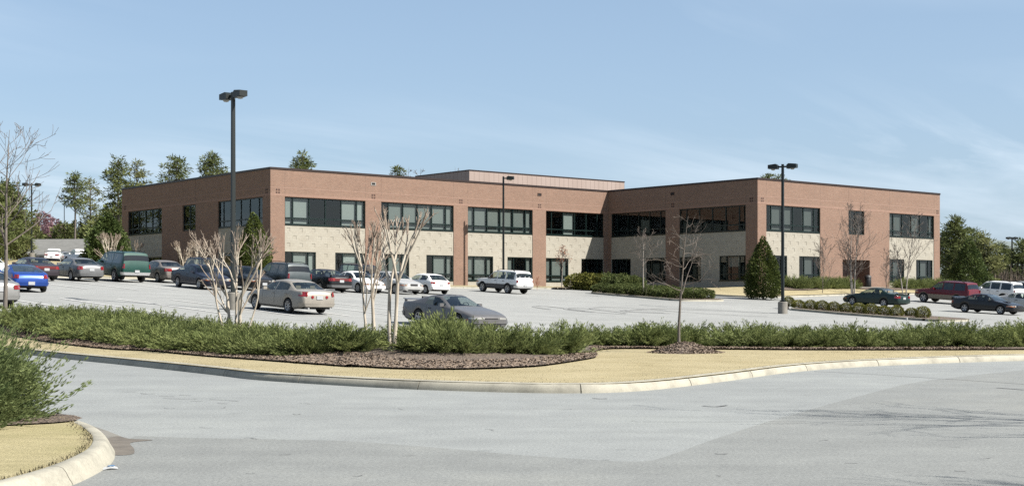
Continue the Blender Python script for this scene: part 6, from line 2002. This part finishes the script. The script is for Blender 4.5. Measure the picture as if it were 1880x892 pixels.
place_pine(1852, 460, 230, 226, 'low far pine behind the distant lamp post', M_pinelight, .15, 50, 2.6, group=G_R)
place_pine(1905, 440, 200, 227, 'pine just past the picture edge', M_pine, .2, 50, 2.6, group=G_R)
evergreen(1779, 140, 230, 5.9, 2.0, 6000, 'broad dark cone shaped evergreen beyond the parked utility vehicles', M_ever, .3, .13, lump=.2)
# woods on the left behind the low building
G_W = 'trees behind the low grey roofed building'
for i, (px, top, d, m_, lb_) in enumerate([(78, 392, 235, M_redbud, 'pink flowering tree behind the low grey roofed building'), (100, 404, 240, M_redbud, 'smaller pink flowering tree beside the taller pink one'), (118, 410, 222, M_pine, 'round dark green tree over the low roof, by the pink blossom'), (142, 408, 226, M_pinelight, 'pale green tree over the middle of the low roof'), (166, 414, 224, M_pine, 'dark green tree over the end of the low roof'), (184, 398, 205, M_pinelight, 'yellow green tree behind the broad dark evergreen'), (64, 425, 215, M_pine, 'low green tree near the dark lamp post'), (204, 376, 190, M_pine, 'dark leafy tree beneath the tallest pine')]):
    x, y = world_at(px, d)
    z = lotz(x, y) - .4
    H = CAMZ + (YH - top) * d / FP - z
    e = empty('leafy_tree', (x, y, z)); tag(e, lb_, 'tree', G_W)
    vol(300 + i, H * .82, [(0, .9), (.2, 2.0), (.5, 2.3), (.8, 1.6), (1, .3)], 2200, .55, .22, .3, .35, H * .2).build('crown', m_, e)
    t = MB(); t.tube([(0, 0, -.3), (0, 0, H * .7)], [.2, .05], 6); t.build('trunk', M_bark, e)
# bare brown thicket masses at the foot of the woods
def thicket(name, label, x0_, x1_, y0_, y1_, n, h, mat):
    rg = random.Random(n)
    mb = MB()
    for _ in range(n):
        f = rg.random(); x = x0_ + (x1_ - x0_) * f + rg.uniform(-2, 2); y = y0_ + (y1_ - y0_) * f + rg.uniform(-4, 4)
        z = lotz(x, y)
        H = h * rg.uniform(.5, 1.1)
        p = Vector((x, y, z - .2))
        for k in range(5):
            d = (Vector((0, 0, 1)) + rdir(rg) * .35).normalized()
            leaf_quad(mb, p + Vector((rg.uniform(-.4, .4), rg.uniform(-.4, .4), rg.uniform(0, H * .4))), d, rdir(rg), H * rg.uniform(.4, .8), .09)
    return tag(mb.build(name, mat), label, kind='stuff')
thicket('brown_thicket', 'bare brown brushwood between the far trees past the side wing', 60, 84, 182, 190, 900, 4.5, M_brownwood)
thicket('green_undergrowth', 'mixed green undergrowth at the foot of the far trees', 58, 90, 200, 205, 900, 4.0, M_pine)
thicket('grey_thicket', 'bare grey brushwood before the low grey roofed building', -76, -60, 168, 172, 90, 1.6, M_brownwood)
thicket('left_undergrowth', 'green undergrowth below the pines at the picture edge', -62, -50, 140, 132, 300, 1.6, M_pinelight)
thicket('hidden_woods', 'woodland behind the far left pines', -110, -70, 238, 252, 900, 7.0, M_pine)
# bare twig tops over the roof
for i, (px, top, d) in enumerate([(745, 306, 215), (772, 309, 225), (845, 306, 300), (712, 313, 215)]):
    x, y = world_at(px, d); z = lotz(x, y)
    H = CAMZ + (YH - top) * d / FP - z
    tr, tw, tips = bare(400 + i, H, .2, dict(PT, rmin=.02), nb=14, b0=.5, blen=.25, depth=2)
    e = empty('bare_tree', (x, y, z)); tag(e, ['bare tree top above the parapet beside the tiny pine top', 'bare tree top above the parapet where the roof enclosure starts', 'faint bare twigs above the near end of the roof enclosure', 'bare twigs above the parapet before the tiny pine top'][i], 'tree')
    tr.build('trunk', M_bark, e); tw.build('crown', M_twig, e)
# distant wooded ridge
m = MB()
rg = random.Random(9)
nx, ny = 60, 8
V_ = []
for j in range(ny):
    for i in range(nx):
        x = 200 + 2600 * i / (nx - 1) - 300; y = 2300 + 500 * j / (ny - 1)
        prof_ = math.sin(math.pi * j / (ny - 1))
        V_.append((x, y, -5 + prof_ * (92 + 22 * math.sin(i * .33) + 10 * math.sin(i * 1.1 + j))))
F_ = [(j * nx + i, j * nx + i + 1, (j + 1) * nx + i + 1, (j + 1) * nx + i) for j in range(ny - 1) for i in range(nx - 1)]
m.add(V_, F_)
structure(m.build('distant_hill', leaf_mat('hazy_hill_wood', (.10, .12, .12), (.13, .15, .15), 0, .9, .01), None, 80), 'low blue grey wooded hill on the horizon past the lamp post')
